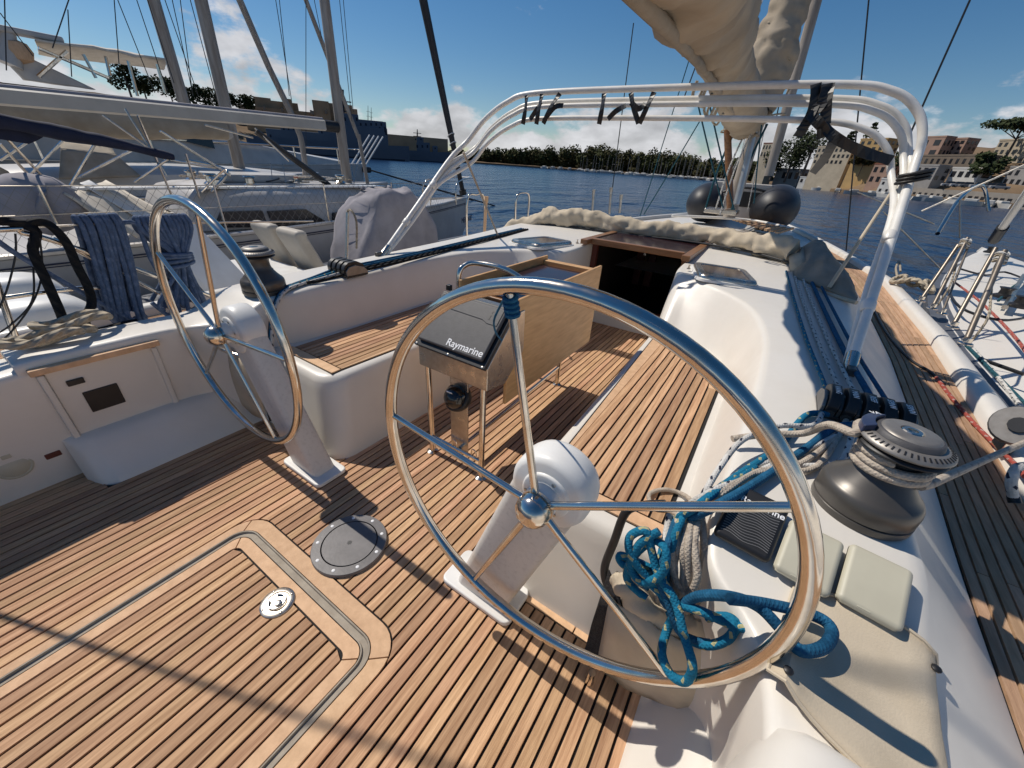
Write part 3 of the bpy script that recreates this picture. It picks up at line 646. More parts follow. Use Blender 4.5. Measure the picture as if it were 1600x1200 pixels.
# ---- rope clutches
def clutch(cx, cy, cz, n, s, label, marks):
    t = thing('rope_clutch', label, 'rope clutch', (cx, cy, cz), 'rope clutches'); w = .052
    x0 = cx-w*n/2
    b = MB(); b.b6(x0-.004, x0+w*n+.004, cy-.075, cy+.10, cz, cz+.018); b.build('base', 'black', t, bevel=.005)
    for i in range(n+1):
        x = x0+w*i; prof = [(-.075, .016), (-.078, .05), (-.05, .075), (0, .082), (.07, .06), (.098, .03), (.098, .016)]
        b = MB(); b.ext([(x-.006, cy+a, cz+h) for a, h in prof], (.012, 0, 0)); b.build('side_plate', 'anod_light' if i in (0, n) else 'anod', t, bevel=.003)
    for i in range(n):
        x = x0+w*(i+.5); prof = [(-.078, .030), (-.088, .055), (-.075, .085), (-.045, .103), (.02, .106), (.075, .080), (.088, .060), (.07, .055), (.0, .075), (-.05, .06)]
        b = MB(); b.ext([(x-.0185, cy+a, cz+h) for a, h in prof], (.037, 0, 0)); lv = b.build('lever', 'black', t, bevel=.006, seg=3)
        if marks: lettering(marks[i], .026, frame(V(x, cy-.028, cz+.1055), V(0, 1, .0)*-1, V(1, 0, 0)), 'white_print', lv, depth=.0006)
        b = MB(); b.tube([(x, cy-.080, cz+.024), (x, cy-.066, cz+.026)], .017, 12); b.build('rope_eye', 'anod', t)
    return t
clutch(1.625, 1.755, .785, 5, 1, 'black five lever rope clutch beside the near winch with lettered levers', ['VANG', 'MAIN', 'REEF', 'SPINN', 'SPINN'])
clutch(-1.36, 1.70, .782, 4, -1, 'black four lever rope clutch on the far coaming', None)
# lines running aft along the roof to the clutches
for s, cx, n, mats in ((1, 1.625, 5, ('rope_blue', 'rope_white', 'rope_white', 'rope_navy', 'rope_navy')), (-1, -1.36, 4, ('rope_navy', 'rope_navy', 'rope_black', 'rope_black'))):
    for i in range(n):
        x = cx-.052*n/2+.052*(i+.5); xe = (1.30+.055*i)*s if s > 0 else -1.46+.03*i
        y1 = 4.2; z1 = .90
        b = MB(); b.tube([(x, 1.74 if s > 0 else 1.72, .815), (x, 1.90, .813), (lerp(x, xe, .3), 2.5, .822), (lerp(x, xe, .65), 3.3, .848), (xe, y1, .876)], .0085 if i != 3 else .012, 8, k=6)
        tag(b.build('halyard', mats[i]), ('%s of the lines leading forward over the roof from the near clutch' % ('innermost blue', 'second flecked white', 'middle flecked white', 'thick fourth dark blue', 'outermost dark blue')[i]) if s > 0 else ('%s of the lines leading forward along the far coaming' % ('outermost dark blue', 'second dark blue', 'third black', 'innermost black')[i]), 'rope', 'lines led aft over the coachroof')
# ---- instrument covers on the near coaming panel
def slope_z(y): return float(np.interp(y, [.74, .85, .95, 1.06, 1.2], [.657, .676, .716, .761, .771]))
def cover(x0, x1, y0, y1, rz, name, m, label, th=.024):
    c = V((x0+x1)/2, (y0+y1)/2, 0); a = math.atan2(slope_z(y1)-slope_z(y0), y1-y0); c.z = slope_z((y0+y1)/2)+.012
    R = Matrix.Rotation(rz, 3, 'Z')@Matrix.Rotation(a, 3, 'X'); t = thing(name, label, 'instrument cover', c, 'instrument covers')
    b = MB(); b.box(c+R@V(0, 0, th/2), (x1-x0, (y1-y0)/math.cos(a), th), R); o = b.build('shell', m, t, bevel=.014, seg=4)
    return t, R, c, o
t, R, c, o = cover(1.270, 1.405, .90, 1.065, -.12, 'instrument_cover', 'black', 'black instrument cover with wave ribs and white lettering', .03)
for i in range(16):
    k = -.070+.0075*i
    b = MB(); b.tube([c+R@V(-.056+.0112*j, k+.0035*math.sin(j*.95+i*.25), .0305) for j in range(11)], .0009, 5); b.build('wave_rib', 'rib_grey', o)
lettering('Raymarine', .025, frame(c+R@V(.010, .044, .0312), R@V(1, 0, 0), R@V(0, 1, 0)), 'white_print', o, bold=.012)
for x0, x1, lb in ((1.412, 1.530, 'beige plastic instrument cover next to the black one'), (1.540, 1.662, 'beige plastic instrument cover nearest the side deck')):
    t, R, c, o = cover(x0, x1, .885, 1.03, -.12, 'instrument_cover', 'beige_plastic', lb, .028)
    b = MB(); b.box(c+R@V(-.01, -.071, .020), (.026, .006, .012), R); b.build('finger_notch', 'caulk' if False else 'beige_plastic', t, bevel=.002)
# recess panel edge under the covers
# ---- canvas cover on the near coaming
b = MB(); G = []
rows = 12; cols = 12
for i in range(rows+1):
    row = []
    for j in range(cols+1):
        u, v = j/cols, i/rows
        xl = lerp(1.415, 1.46, v); xr = lerp(1.735, 1.745, v); y0 = lerp(.635, .50, u); y1 = .885+.025*math.sin(u*math.pi)
        x = lerp(xl, xr, u); y = lerp(y0, y1, v); z = max(slope_z(y), .66)-(0 if u < .9 else .055*(u-.9)/.1)+.010+.012*math.sin(u*5.1+v*2)*math.sin(v*3.3+.4)+.02*math.exp(-((u-.12)/.12)**2)*(1-v)
        if u < .1: z += .02*(1-v)
        row.append(V(x, y, z))
    G.append(row)
b.loft(G); o = b.build('canvas_cover', 'canvas')
m = o.modifiers.new('s', 'SOLIDIFY'); m.thickness = .006; tag(o, 'beige canvas cover with stitched edge lying on the near coaming', 'canvas cover')
b = MB(); edge = [p+V(0, 0, .004) for p in [G[0][j] for j in range(cols+1)]+[G[i][cols] for i in range(1, rows+1)]+[G[rows][j] for j in range(cols-1, -1, -1)]+[G[i][0] for i in range(rows-1, 0, -1)]]
b.tube([p-V(0, 0, .004) for p in edge], .0045, 6, closed=True); b.build('piping', 'canvas', o)
for p in (G[rows-1][cols-1], G[1][cols-1], G[1][1]):
    b = MB(); b.lathe([(.009, 0), (.009, .003), (.005, .006), (.0003, .006)], p+V(0, 0, .003), (0, 0, 1), 12); b.build('snap_button', 'black', o)
# moulded helm seat in front of the cover
b = MB(); secs = []
for y, zt, sh in ((-1.2, .715, .0), (.1, .715, .0), (.40, .715, .0), (.50, .71, .01), (.565, .69, .03), (.60, .62, .05)):
    secs.append([V(x, y, z) for x, z in ((1.40+sh, .0), (1.405+sh, zt-.12), (1.42+sh, zt-.035), (1.455+sh, zt-.005), (1.52, zt), (1.57, zt-.004), (1.615, zt-.02), (1.64, zt-.06), (1.66, .5))])
b.loft(dense(secs, 4)); tag(b.build('helm_seat_moulding', 'gelcoat'), kind='structure')
# ---- rope bag at the end of the near seat with its ropes
t = thing('rope_bag', 'beige canvas rope bag with black mesh side hanging beside the near wheel', 'rope bag', (1.2, .75, .1))
TP = crv([at(px, py, y=yy) for px, py, yy in ((952, 940, .82), (1000, 958, .80), (1060, 1000, .79), (1132, 1008, .81))], 4)
BP = crv([at(px, py, y=yy) for px, py, yy in ((932, 1046, .80), (1000, 1083, .79), (1084, 1118, .785), (1130, 1062, .80))], 4)
b = MB(); b.loft([[lerp(p, q, v)+V(0, -.03*math.sin(v*3.1)*math.sin(k*.26)+.006*math.sin(k*1.9+v*5), 0) for k, (p, q) in enumerate(zip(TP, BP))] for v in np.linspace(0, 1, 9)]); o = b.build('front_panel', 'canvas', t); o.modifiers.new('s', 'SOLIDIFY').thickness = .005
b = MB(); P = [at(px, py, y=yy) for px, py, yy in ((951, 890, .84), (968, 935, .83), (978, 972, .80), (928, 1058, .79), (904, 1052, .80), (924, 975, .83))]; b.ext(P, (.0, .006, .0)); b.build('mesh_side', 'mesh_black', t, bevel=.004)
def fold(pts, radii, seed):
    P = crv(pts, 8); b = MB(); R_ = list(np.interp(np.linspace(0, len(radii)-1, len(P)), range(len(radii)), radii)); secs = []
    for i_, p in enumerate(P):
        d_ = (P[min(i_+1, len(P)-1)]-P[max(i_-1, 0)]).normalized(); u_ = V(0, 1, 0)-d_*d_.y; u_.normalize(); w_ = d_.cross(u_)
        secs.append([p+(u_*math.cos(a)*.7+w_*math.sin(a))*R_[i_]*(1+.18*math.sin(i_*.9+3*a+seed)) for a in np.linspace(0, 6.28, 16, endpoint=False)])
    b.loft(secs, closed=True, caps=True); return b.build('rolled_edge', 'canvas', t)
fold([at(960, 905, y=.85), at(985, 925, y=.83), at(1020, 960, y=.82), at(1060, 995, y=.82)], [.03, .05, .05, .03], 0)
fold([at(1072, 972, y=.83), at(1100, 985, y=.82), at(1132, 990, y=.83)], [.025, .042, .025], 2)
fold([at(1000, 985, y=.815), at(1060, 1022, y=.81), at(1120, 1018, y=.815)], [.012, .02, .012], 4)
b = MB(); b.tube([at(1040, 788, y=.93), at(1005, 790, y=.92), at(978, 800, y=.90), at(960, 845, y=.88), at(945, 885, y=.86), at(948, 912, y=.85), at(962, 930, y=.84)], .0135, 10, k=5); hp = b.build('frame_tube', 'black', t)
b = MB(); b.tube([at(975, 935, y=.845), at(1030, 985, y=.84), at(1080, 1010, y=.84), at(1135, 1000, y=.845)], .010, 8, k=5); b.build('rim_tube', 'black', t)
b = MB(); b.tube([at(1130, 1000, y=.80), at(1190, 1040, y=.82)], .009, 8); b.build('strut', 'steel', t)
b = MB(); b.lathe([(.013, 0), (.016, .01), (.013, .03), (.013, .07)], V(1.10, .735, .0), (0, 0, 1), 14); b.build('foot_post', 'steel', t)
for i in range(5):
    b = MB(); b.tube([V(1.10+.05*i, .86+.02*math.sin(i), .20), V(1.12+.04*i, .84, .42), V(1.11+.045*i, .83, .56)], .010, 7, k=4); b.build('stowed_line', ('rope_beige', 'rope_navy')[i % 2], t)
def rope(name, m, label, pts, r=.0095, k=6, n=10, parent=None):
    b = MB(); b.tube(pts, r, n, k=k); o = b.build(name, m, parent)
    if label: tag(o, label, 'rope')
    return o
def A(px, py, y): return at(px, py, y=y)
rope('control_line', 'rope_blue', 'flecked blue rope looped through the near wheel spokes with a loop hanging over the bag',
     [V(1.52, 1.68, .805), V(1.45, 1.62, .80), at(1215, 700, z=.79), at(1150, 745, z=.79), at(1090, 790, z=.78), A(1052, 818, 0.930), A(1033, 870, 0.820), A(1035, 915, 0.780), A(1010, 900, 0.760), A(985, 865, 0.760), A(985, 838, 0.780), A(1010, 830, 0.790), A(1018, 860, 0.780), A(1030, 900, 0.760), A(1055, 940, 0.740), A(1068, 990, 0.70), A(1082, 1040, 0.655), A(1072, 1064, 0.645), A(1048, 1054, 0.648), A(1034, 1020, 0.675), A(1042, 985, 0.730), A(1052, 955, 0.750), A(1030, 925, 0.760), A(1000, 900, 0.770), A(972, 880, 0.790), A(970, 868, 0.800), A(1000, 880, 0.800), A(1030, 895, 0.810)], .0115)
rope('control_line', 'rope_navy', 'plain dark blue rope with a wide loop reaching out past the near wheel rim',
     [V(1.68, 1.68, .805), V(1.55, 1.60, .81), at(1260, 700, z=.795), at(1180, 755, z=.79), at(1110, 795, z=.785), A(1062, 820, 0.930), A(1040, 870, 0.830), A(1032, 920, 0.790), A(1050, 950, 0.760), A(1090, 932, 0.750), at(1140, 932, z=.745), at(1185, 948, z=.728), at(1222, 985, z=.722), at(1250, 1016, z=.722), at(1285, 1012, z=.716), at(1300, 990, z=.716), at(1288, 970, z=.718), at(1250, 955, z=.722), at(1190, 942, z=.735), at(1140, 936, z=.76)], .0125)
rope('control_line', 'rope_blue', 'flecked blue rope end coiled at the right side of the bag inside the near wheel',
     [A(1045, 955, 0.760), A(1065, 990, 0.740), A(1100, 1008, 0.730), A(1135, 1000, 0.740), A(1148, 978, 0.750), A(1130, 965, 0.760), A(1105, 965, 0.770), A(1140, 965, 0.760), A(1165, 990, 0.760), A(1195, 1012, 0.770), A(1225, 1020, 0.780)], .0115)
rope('control_line', 'rope_blue', 'second flecked blue rope hanging straight down into the bag',
     [at(1180, 730, z=.79), at(1120, 770, z=.787), A(1078, 795, 0.950), A(1055, 835, 0.850), A(1045, 880, 0.820), A(1040, 915, 0.800), A(1055, 945, 0.790)], .0105)
for i, (dx, mt, lb) in enumerate(((0, 'rope_beige', 'beige rope hanging into the bag nearest the coaming'), (-8, 'rope_beige', 'beige rope doubled beside the blue ropes above the bag'), (-22, 'rope_white', 'white rope with dark flecks running from the clutch down to the bag'))):
    rope('control_line', mt, lb, [(V(1.575+.02*i, 1.67, .805)), at(1275-20*i, 730-8*i, z=.79), at(1190-14*i, 735+6*i, z=.79), at(1130+dx, 770, z=.79), A(1088+dx, 800, 0.950), A(1075+dx, 850, 0.850), A(1076+dx, 900, 0.820), A(1066+dx, 945, 0.800), A(1052+dx, 900, 0.820), A(1060+dx, 850, 0.850), A(1068+dx, 805, 0.940)], .0095)
rope('control_line', 'rope_white', 'flecked white rope curving round behind the near winch', [V(1.60, 1.67, .805), at(1325, 700, z=.80), at(1310, 722, z=.785), at(1262, 728, z=.785), at(1200, 722, z=.785), at(1140, 750, z=.785), A(1092, 795, 0.970), A(1086, 840, 0.900)], .0095)
rope('control_line', 'rope_white', 'white rope with black marks arching over the coaming edge', [V(1.50, 1.67, .805), at(1270, 665, z=.83), at(1215, 666, z=.84), at(1160, 688, z=.83), at(1125, 730, z=.80), at(1098, 775, z=.78), A(1078, 810, 0.950)], .009)
rope('control_line', 'rope_beige', 'beige rope bight lying on the aft end of the near seat', [A(1090, 800, 0.970), at(1072, 775, z=.50), at(1040, 765, z=.49), at(1015, 772, z=.49), at(1020, 790, z=.49), at(1050, 800, z=.50), A(1075, 815, 0.930)], .0085)
for i, (m, lb, pts) in enumerate((
    ('rope_blue', 'flecked blue rope loop lying over the top of the rope bag', [A(1030, 830, .80), A(1000, 850, .775), A(985, 885, .76), A(1005, 910, .75), A(1035, 895, .755), A(1040, 860, .78), A(1020, 845, .80), A(990, 870, .78), A(980, 905, .77), A(1010, 935, .76)]),
    ('rope_beige', 'beige rope loop hanging at the back of the rope bag', [A(1070, 800, .95), A(1050, 850, .84), A(1055, 905, .81), A(1075, 930, .80), A(1090, 900, .81), A(1085, 850, .86), A(1092, 805, .94)]),
    ('rope_beige', 'beige rope bight drooping beside the coaming wall', [A(1095, 800, .96), A(1100, 850, .90), A(1098, 905, .86), A(1110, 935, .84), A(1135, 940, .84), A(1150, 965, .83), A(1130, 985, .82)]),
    ('rope_blue', 'flecked blue rope end falling to the lower right of the rope bag', [A(1060, 945, .75), A(1095, 955, .74), A(1140, 975, .75), A(1170, 985, .755), A(1190, 1005, .765), A(1205, 1022, .78)]),
    ('rope_navy', 'plain dark blue rope hanging inside the rope bag loops', [A(1055, 815, .92), A(1040, 860, .80), A(1030, 905, .765), A(1045, 945, .745), A(1060, 985, .73), A(1085, 1000, .73), A(1110, 1005, .74)]))):
    rope('control_line', m, lb, pts, .0112 if 'blue' in m else .010)
# plywood pad on the seat end
b = MB(); b.box((.905, .944, .17), (.075, .012, .075), Matrix.Rotation(0, 3, 'Y')); tag(b.build('wood_pad', 'plywood', None, bevel=.002), 'small wooden pad fixed to the aft end of the near seat', 'wood pad')
# ---- details of the far helm wall
t = thing('side_locker', 'recessed locker panel with teak top strip in the far helm wall', 'locker', (-1.48, .3, .3))
def slab(y0, y1, z0, z1, o0, o1, name, m, parent, bevel=.004):
    xs_ = lambda z: -(1.491-.0835*z); b = MB()
    b.ext([V(xs_(z0)+o0, y0, z0), V(xs_(z0)+o0, y1, z0), V(xs_(z1)+o0, y1, z1), V(xs_(z1)+o0, y0, z1)], (o1-o0, 0, 0)); return b.build(name, m, parent, bevel=bevel)
for y0, y1, z0, z1 in ((.10, .54, .16, .185), (.10, .125, .187, .585), (.515, .54, .187, .585)): slab(y0, y1, z0, z1, -.01, .022, 'panel_frame', 'gelcoat', t, .007)
slab(.126, .514, .187, .585, -.01, .005, 'panel', 'gelcoat', t)
slab(.085, .555, .592, .622, -.01, .034, 'teak_strip', 'teak_light', t, .005)
slab(.205, .335, .325, .445, .0, .012, 'vent', 'black', t)
slab(.175, .235, .495, .525, .0, .016, 'latch', 'black', t)
b = MB(); b.box((-1.484, .01, .165), (.014, .055, .03)); o = tag(b.build('cleat_eye', 'red_wood', None, bevel=.004), 'small dark red catch on the far helm wall near the floor', 'catch')
t = thing('shore_power_cap', 'round white inlet cap on the far helm wall', 'inlet cap', (-1.49, -.12, .17))
b = MB(); b.lathe([(.062, -.01), (.062, .006), (.055, .010), (.05, .008), (.046, .012), (.0003, .013)], V(-1.488, -.115, .175), (1, 0, .1), 28); b.build('cap', 'beige_plastic', t)
b = MB(); b.box((-1.478, -.115, .24), (.012, .03, .022)); b.build('hinge', 'beige_plastic', t, bevel=.003)
# ================================================================== own yacht: rig, frames, deck gear
from mathutils import noise as mnoise
def wrinkle(o, amp, sc, seed=0, axis_scale=(1, 1, 1)):
    for v in o.data.vertices:
        p = Vector((v.co.x*axis_scale[0], v.co.y*axis_scale[1], v.co.z*axis_scale[2]))*sc+Vector((seed*7.7, seed*3.1, 0))
        d = mnoise.fractal(p, 1.0, 2.0, 3); n = v.normal
        v.co += n*(d*amp)
def blob_tube(name, m, pts, radii, amp, sc, parent=None, n=24, k=12, flat=1.0, seed=1, ax=(1, 1, 1), sag=0.0):
    P = crv(pts, k); R = list(np.interp(np.linspace(0, len(radii)-1, len(P)), range(len(radii)), radii)); b = MB()
    secs = []
    for i, p in enumerate(P):
        t = (P[min(i+1, len(P)-1)]-P[max(i-1, 0)]).normalized(); u = V(0, 0, 1)-t*t.z
        u = u.normalized() if u.length > .2 else V(0, 1, 0); w = t.cross(u)
        secs.append([p+u*(R[i]*math.cos(a)*(1+sag*(math.cos(a) < 0)))+w*(R[i]*flat*math.sin(a)) for a in np.linspace(0, 2*math.pi, n, endpoint=False)])
    b.loft(secs, closed=True, caps=True); o = b.build(name, m, parent); wrinkle(o, amp, sc, seed, ax)
    if m in ('sailcover', 'canvas', 'grey_cloth'): o.data.update(); wrinkle(o, amp*.45, sc*2.7, seed+3, (1, .5, 1))
    return o
# ---- deck hatches
for s in (1, -1):
    c = V(s*.865, 3.66, .848); R = Matrix.Rotation(s*.28, 3, 'Z')@Matrix.Rotation(s*.03, 3, 'Y')
    t = thing('deck_hatch', 'chrome framed deck hatch with dark lens on the roof right of the companionway' if s > 0 else 'chrome framed deck hatch on the roof left of the companionway', 'deck hatch', c, 'roof hatches')
    def rrect(w, h, r, n=6):
        p = []
        for cx, cy, q in ((w-r, h-r, 0), (-w+r, h-r, .5*math.pi), (-w+r, -h+r, math.pi), (w-r, -h+r, 1.5*math.pi)):
            for j in range(n+1): a = q+.5*math.pi*j/n; p.append((cx+r*math.cos(a), cy+r*math.sin(a)))
        return p
    b = MB(); O = [rrect(.215, .265, .07), rrect(.215, .265, .07), rrect(.205, .255, .065), rrect(.165, .215, .05), rrect(.163, .213, .05)]
    b.loft([[c+R@V(x, y, z) for x, y in o_] for o_, z in zip(O, (0, .022, .036, .038, .03))], closed=True); b.build('frame', 'steel_dull', t)
    b = MB(); P = [c+R@V(x, y, .033) for x, y in rrect(.166, .216, .05)]; b.add(P, [tuple(range(len(P)))]); b.build('lens', 'smoked', t)
    b = MB(); b.loft([[c+R@V(x, y, z) for x, y in o_] for o_, z in ((rrect(.235, .285, .08), -.012), (rrect(.232, .282, .08), .006), (rrect(.215, .265, .07), .008))], closed=True); b.build('seal', 'white_paint', t)
for x, y in ((.60, 3.62), (-.60, 3.95)):
    b = MB(); b.lathe([(.016, 0), (.016, .006), (.007, .008), (.007, .03), (.011, .034), (.0003, .036)], V(x, y, .862), (0, 0, 1), 12)
    tag(b.build('roof_stud', 'steel_dull'), 'small metal stud standing on the roof beside the %s deck hatch' % ('right' if x > 0 else 'left'), 'stud')
# ---- sprayhood rolled up on the roof
t = thing('sprayhood', 'beige canvas sprayhood rolled up across the roof in front of the companionway', 'sprayhood', (0, 4.7, .9))
pts = [at(770, 382, y=4.45), at(800, 360, y=4.6), at(850, 342, y=4.75), at(880, 341, y=4.8), at(940, 348, y=4.85), at(1000, 356, y=4.9), at(1060, 362, y=4.9), at(1120, 370, y=4.85), at(1180, 380, y=4.75), at(1240, 395, y=4.6)]
blob_tube('rolled_canvas', 'canvas', pts, [.05, .10, .115, .12, .105, .10, .10, .095, .10, .11], .045, 4.5, t, seed=3, n=32, k=16)
b = MB(); b.tube([p+V(0, -.10, -.075) for p in pts[1:]], .012, 8, k=6); b.build('frame_bow', 'black', t)
TOPL = crv([at(1240, 402, y=4.55), at(1258, 384, y=4.75), at(1278, 376, y=4.8), at(1300, 392, y=4.6), at(1322, 425, y=4.25), at(1338, 462, y=3.75)], 4)
BOTL = crv([at(1242, 436, y=4.0), at(1255, 440, y=3.95), at(1275, 447, y=3.85), at(1296, 455, y=3.75), at(1318, 464, y=3.62), at(1338, 472, y=3.5)], 4)
b = MB(); G = []
for v in np.linspace(0, 1, 13): G.append([lerp(p_, q_, v)+V(0, -.07*math.sin(v*3.14)*math.sin(k_*.157), .05*math.sin(v*3.14)*math.sin(k_*.157)+.014*math.sin(k_*1.1+v*6)*math.sin(v*3.1)) for k_, (p_, q_) in enumerate(zip(TOPL, BOTL))])
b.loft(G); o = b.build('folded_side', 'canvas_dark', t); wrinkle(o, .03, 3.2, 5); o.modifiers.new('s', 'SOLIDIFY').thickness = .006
b = MB(); b.loft([[at(1233, 398, y=4.55), at(1250, 396, y=4.5), at(1255, 384, y=4.7)], [at(1234, 424, y=4.2), at(1250, 424, y=4.15), at(1258, 410, y=4.3)]]); o = b.build('leather_patch', 'canvas', t); o.modifiers.new('s', 'SOLIDIFY').thickness = .008
b = MB(); b.tube([at(1238, 440, y=3.95), at(1280, 455, y=3.75), at(1338, 473, y=3.5)], .014, 8, k=4); b.build('hem_board', 'canvas', t)
b = MB(); b.ext([at(1262, 452, y=3.85)+V(0, .03, -.02), at(1322, 474, y=3.6)+V(0, .03, -.02), at(1315, 466, y=3.95)+V(0, 0, -.03), at(1258, 446, y=4.1)+V(0, 0, -.03)], (0, 0, -.05)); b.build('line_tunnel', 'black', t)
b = MB(); b.lathe([(.014, 0), (.012, .6), (.010, .9)], at(1295, 450, y=3.75), (at(1385, 312, y=4.3)-at(1295, 450, y=3.75)), 10); b.build('stay_pole', 'canvas', t)
# teak grating and white hand rail on the roof ahead of the sprayhood
gr = thing('roof_grating', 'slatted grating lying on the roof between sprayhood and dinghy', 'grating', at(1190, 356, z=.88))
for i in range(11):
    u = i/10; P, Q = lerp(at(1146, 345, z=.86), at(1212, 366, z=.90), u), lerp(at(1172, 341, z=.86), at(1238, 358, z=.90), u); b = MB(); d_ = (Q-P).normalized(); w_ = V(-d_.y, d_.x, 0)*.022
    b.ext([P-w_, Q-w_, Q+w_, P+w_], (0, 0, .03)); b.build('slat', 'teak_side', gr)
b = MB(); b.tube([at(1050, 337, z=.90), at(1120, 340, z=.92), at(1180, 345, z=.92), at(1236, 357, z=.92)], .022, 8, k=4); tag(b.build('hand_rail', 'white_tube'), 'white hand rail along the roof ahead of the rolled sprayhood', 'rail')
# ---- bimini frame
bf = thing('bimini_frame', 'white tubular bimini frame folded forward and strapped above the cockpit', 'bimini frame', (0, 2.25, .8))
LT0, LT1 = V(1.63, 2.25, .80), V(1.655, 3.30, 1.665)
def arch(zt, yt, hw, off, r=.0195):
    def legpt(z): return lerp(LT0, LT1, (z-.80)/.865)+off
    zr, zl = zt-.42, zt-.53
    R_ = [LT0+off*.5, legpt(lerp(.8, zr, .5)), legpt(zr), V(hw+.02, yt-.05, zt-.27), V(hw-.05, yt-.01, zt-.14), V(hw-.2, yt, zt-.045), V(hw-.5, yt+.01, zt-.004)]
    Lh = [LT0+off*.5, legpt(lerp(.8, zl, .5)), legpt(zl), V(hw-.02, yt-.07, zt-.37), V(hw-.18, yt-.01, zt-.19), V(hw-.41, yt, zt-.065), V(hw-.68, yt+.01, zt-.006)]
    P = crv(R_+[V(0, yt+.01, zt+.004)]+[V(-p.x, p.y, p.z) for p in Lh][::-1], 8)
    b = MB(); b.tube(P, r, 12); return b.build('bow_tube', 'white_tube', bf)
arch(2.075, 3.42, 1.62, V(0, 0, 0), r=.022)
arch(2.02, 3.50, 1.60, V(.012, .034, -.012), r=.018)
arch(1.985, 3.46, 1.585, V(-.012, .030, -.03), r=.018)
arch(1.895, 3.40, 1.56, V(-.02, .012, -.035), r=.018)
for s in (1, -1):
    b = MB(); b.lathe([(.001, -.03), (.028, -.028), (.028, .09), (.021, .10)], V(s*1.63, 2.25, .80), V(0, 1.07, .88), 16); b.build('end_fitting', 'steel', bf)
    b = MB(); b.tube([V(s*1.63, 2.25, .80), V(s*1.63, 2.20, .765)], .012, 8); b.build('hinge_pin', 'steel_dull', bf)
    b = MB(); b.box((s*1.63, 2.21, .805), (.035, .06, .05)); b.build('foot_bracket', 'anod', bf, bevel=.008)
    for k in (.28, .62):
        p = lerp(V(s*1.63, 2.25, .80), V(s*1.64, 3.3, 1.66), k); b = MB(); b.lathe([(.026, -.03), (.03, -.02), (.03, .02), (.026, .03)], p, V(0, 1.07, .88), 14); b.build('joint', 'white_tube', bf)
yS = 3.36
def strap(pts, w=.022, parent=bf, name='strap', m='black'):
    b = MB(); P = crv([at(px, py, y=yS+dy) for px, py, dy in pts], 4); secs = []
    for i, p in enumerate(P):
        d = (P[min(i+1, len(P)-1)]-P[max(i-1, 0)]).normalized(); s_ = d.cross(V(0, 1, 0)); s_ = s_.normalized() if s_.length > .1 else V(1, 0, 0)
        tw = math.sin(i*.7+len(P))*.5; s_ = s_*math.cos(tw)+V(0, 1, 0)*math.sin(tw); n_ = d.cross(s_).normalized()*.0025
        secs.append([p-s_*w/2-n_, p+s_*w/2-n_, p+s_*w/2+n_, p-s_*w/2+n_])
    b.loft(secs, closed=True, caps=True, smooth=False); return b.build(name, m, parent)
for a in ([(823, 149, .0), (821, 170, -.02), (817, 194, .0)], [(847, 147, 0), (842, 170, -.02), (838, 194, 0)], [(828, 187, .01), (838, 172, -.01), (846, 160, 0)], [(875, 146, 0), (862, 165, -.02), (849, 193, 0)], [(849, 190, .01), (866, 168, -.01), (880, 165, .02)], [(944, 146, 0), (941, 168, -.02), (936, 194, 0)], [(950, 186, .01), (962, 174, .0), (978, 165, .02)], [(986, 145, 0), (989, 165, -.02), (998, 193, 0)], [(1022, 144, 0), (1012, 165, -.02), (999, 193, 0)], [(986, 160, -.02), (998, 170, -.03), (1008, 162, -.02)],
          [(1292, 131, 0), (1285, 160, -.03), (1266, 185, -.04), (1250, 205, -.03)], [(1275, 131, 0), (1272, 165, -.03), (1258, 195, -.05), (1246, 214, -.04)], [(1296, 131, .01), (1291, 165, -.03), (1290, 195, -.02)], [(1262, 178, -.05), (1277, 190, -.06), (1288, 205, -.05), (1276, 210, -.06)], [(1286, 196, -.03), (1305, 215, -.05), (1345, 236, -.02), (1393, 251, .0)], [(1302, 222, -.04), (1290, 245, .2), (1270, 270, .6)]):
    strap(a, .055 if a[0][0] > 1200 else .036)
b = MB()
for k in range(3): b.tube([V(1.66, 3.20, 1.60)+V(.062*math.cos(q), .05*math.sin(q), .018*k+.02*math.cos(q)) for q in np.linspace(0, 6.2, 16)], .009, 6, closed=True)
b.build('strap_wrap', 'black', bf)
# ---- boom, stowed mainsail, mast
bm_ = thing('stowed_mainsail', 'beige sail bag stowed along the boom above the roof', 'sail bag', (.3, 3, 2.2))
blob_tube('sail_bag', 'sailcover', [V(.66, 1.4, 2.22), V(.56, 2.0, 2.33), V(.38, 3.0, 2.46), V(.24, 4.2, 2.58), V(.15, 5.2, 2.62), V(.10, 6.2, 2.58), V(.12, 7.2, 2.46), V(.18, 7.9, 2.36)], [.20, .24, .25, .24, .235, .25, .27, .25], .05, 2.6, bm_, n=36, k=16, flat=.98, seed=2, ax=(1, .6, 1), sag=.12)
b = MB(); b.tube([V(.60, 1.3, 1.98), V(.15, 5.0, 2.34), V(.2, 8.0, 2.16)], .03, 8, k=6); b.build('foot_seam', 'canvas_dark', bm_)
for i, (y, dz) in enumerate(((4.4, 0), (4.8, .02), (5.3, -.02), (5.6, 0), (6.2, 0))):
    x = lerp(.18, .06, (y-4.4)/1.8); b = MB(); b.tube([V(x-.06, y, 2.27), V(x-.08, y+.05, 2.17), V(x-.02, y+.1, 2.13+dz), V(x+.03, y+.02, 2.24)], .014, 6, k=4); b.build('lashing', 'rope_hemp', bm_)
ms = thing('mast', 'silver mast of the own yacht with sail bundle wrapped round its foot', 'mast', (.25, 8.2, 1.0))
b = MB(); b.lathe([(.10, 0), (.10, 13.5)], V(.30, 8.3, .95), V(-.012, .0, 1), 18); b.build('mast_tube', 'mast_alu', ms)
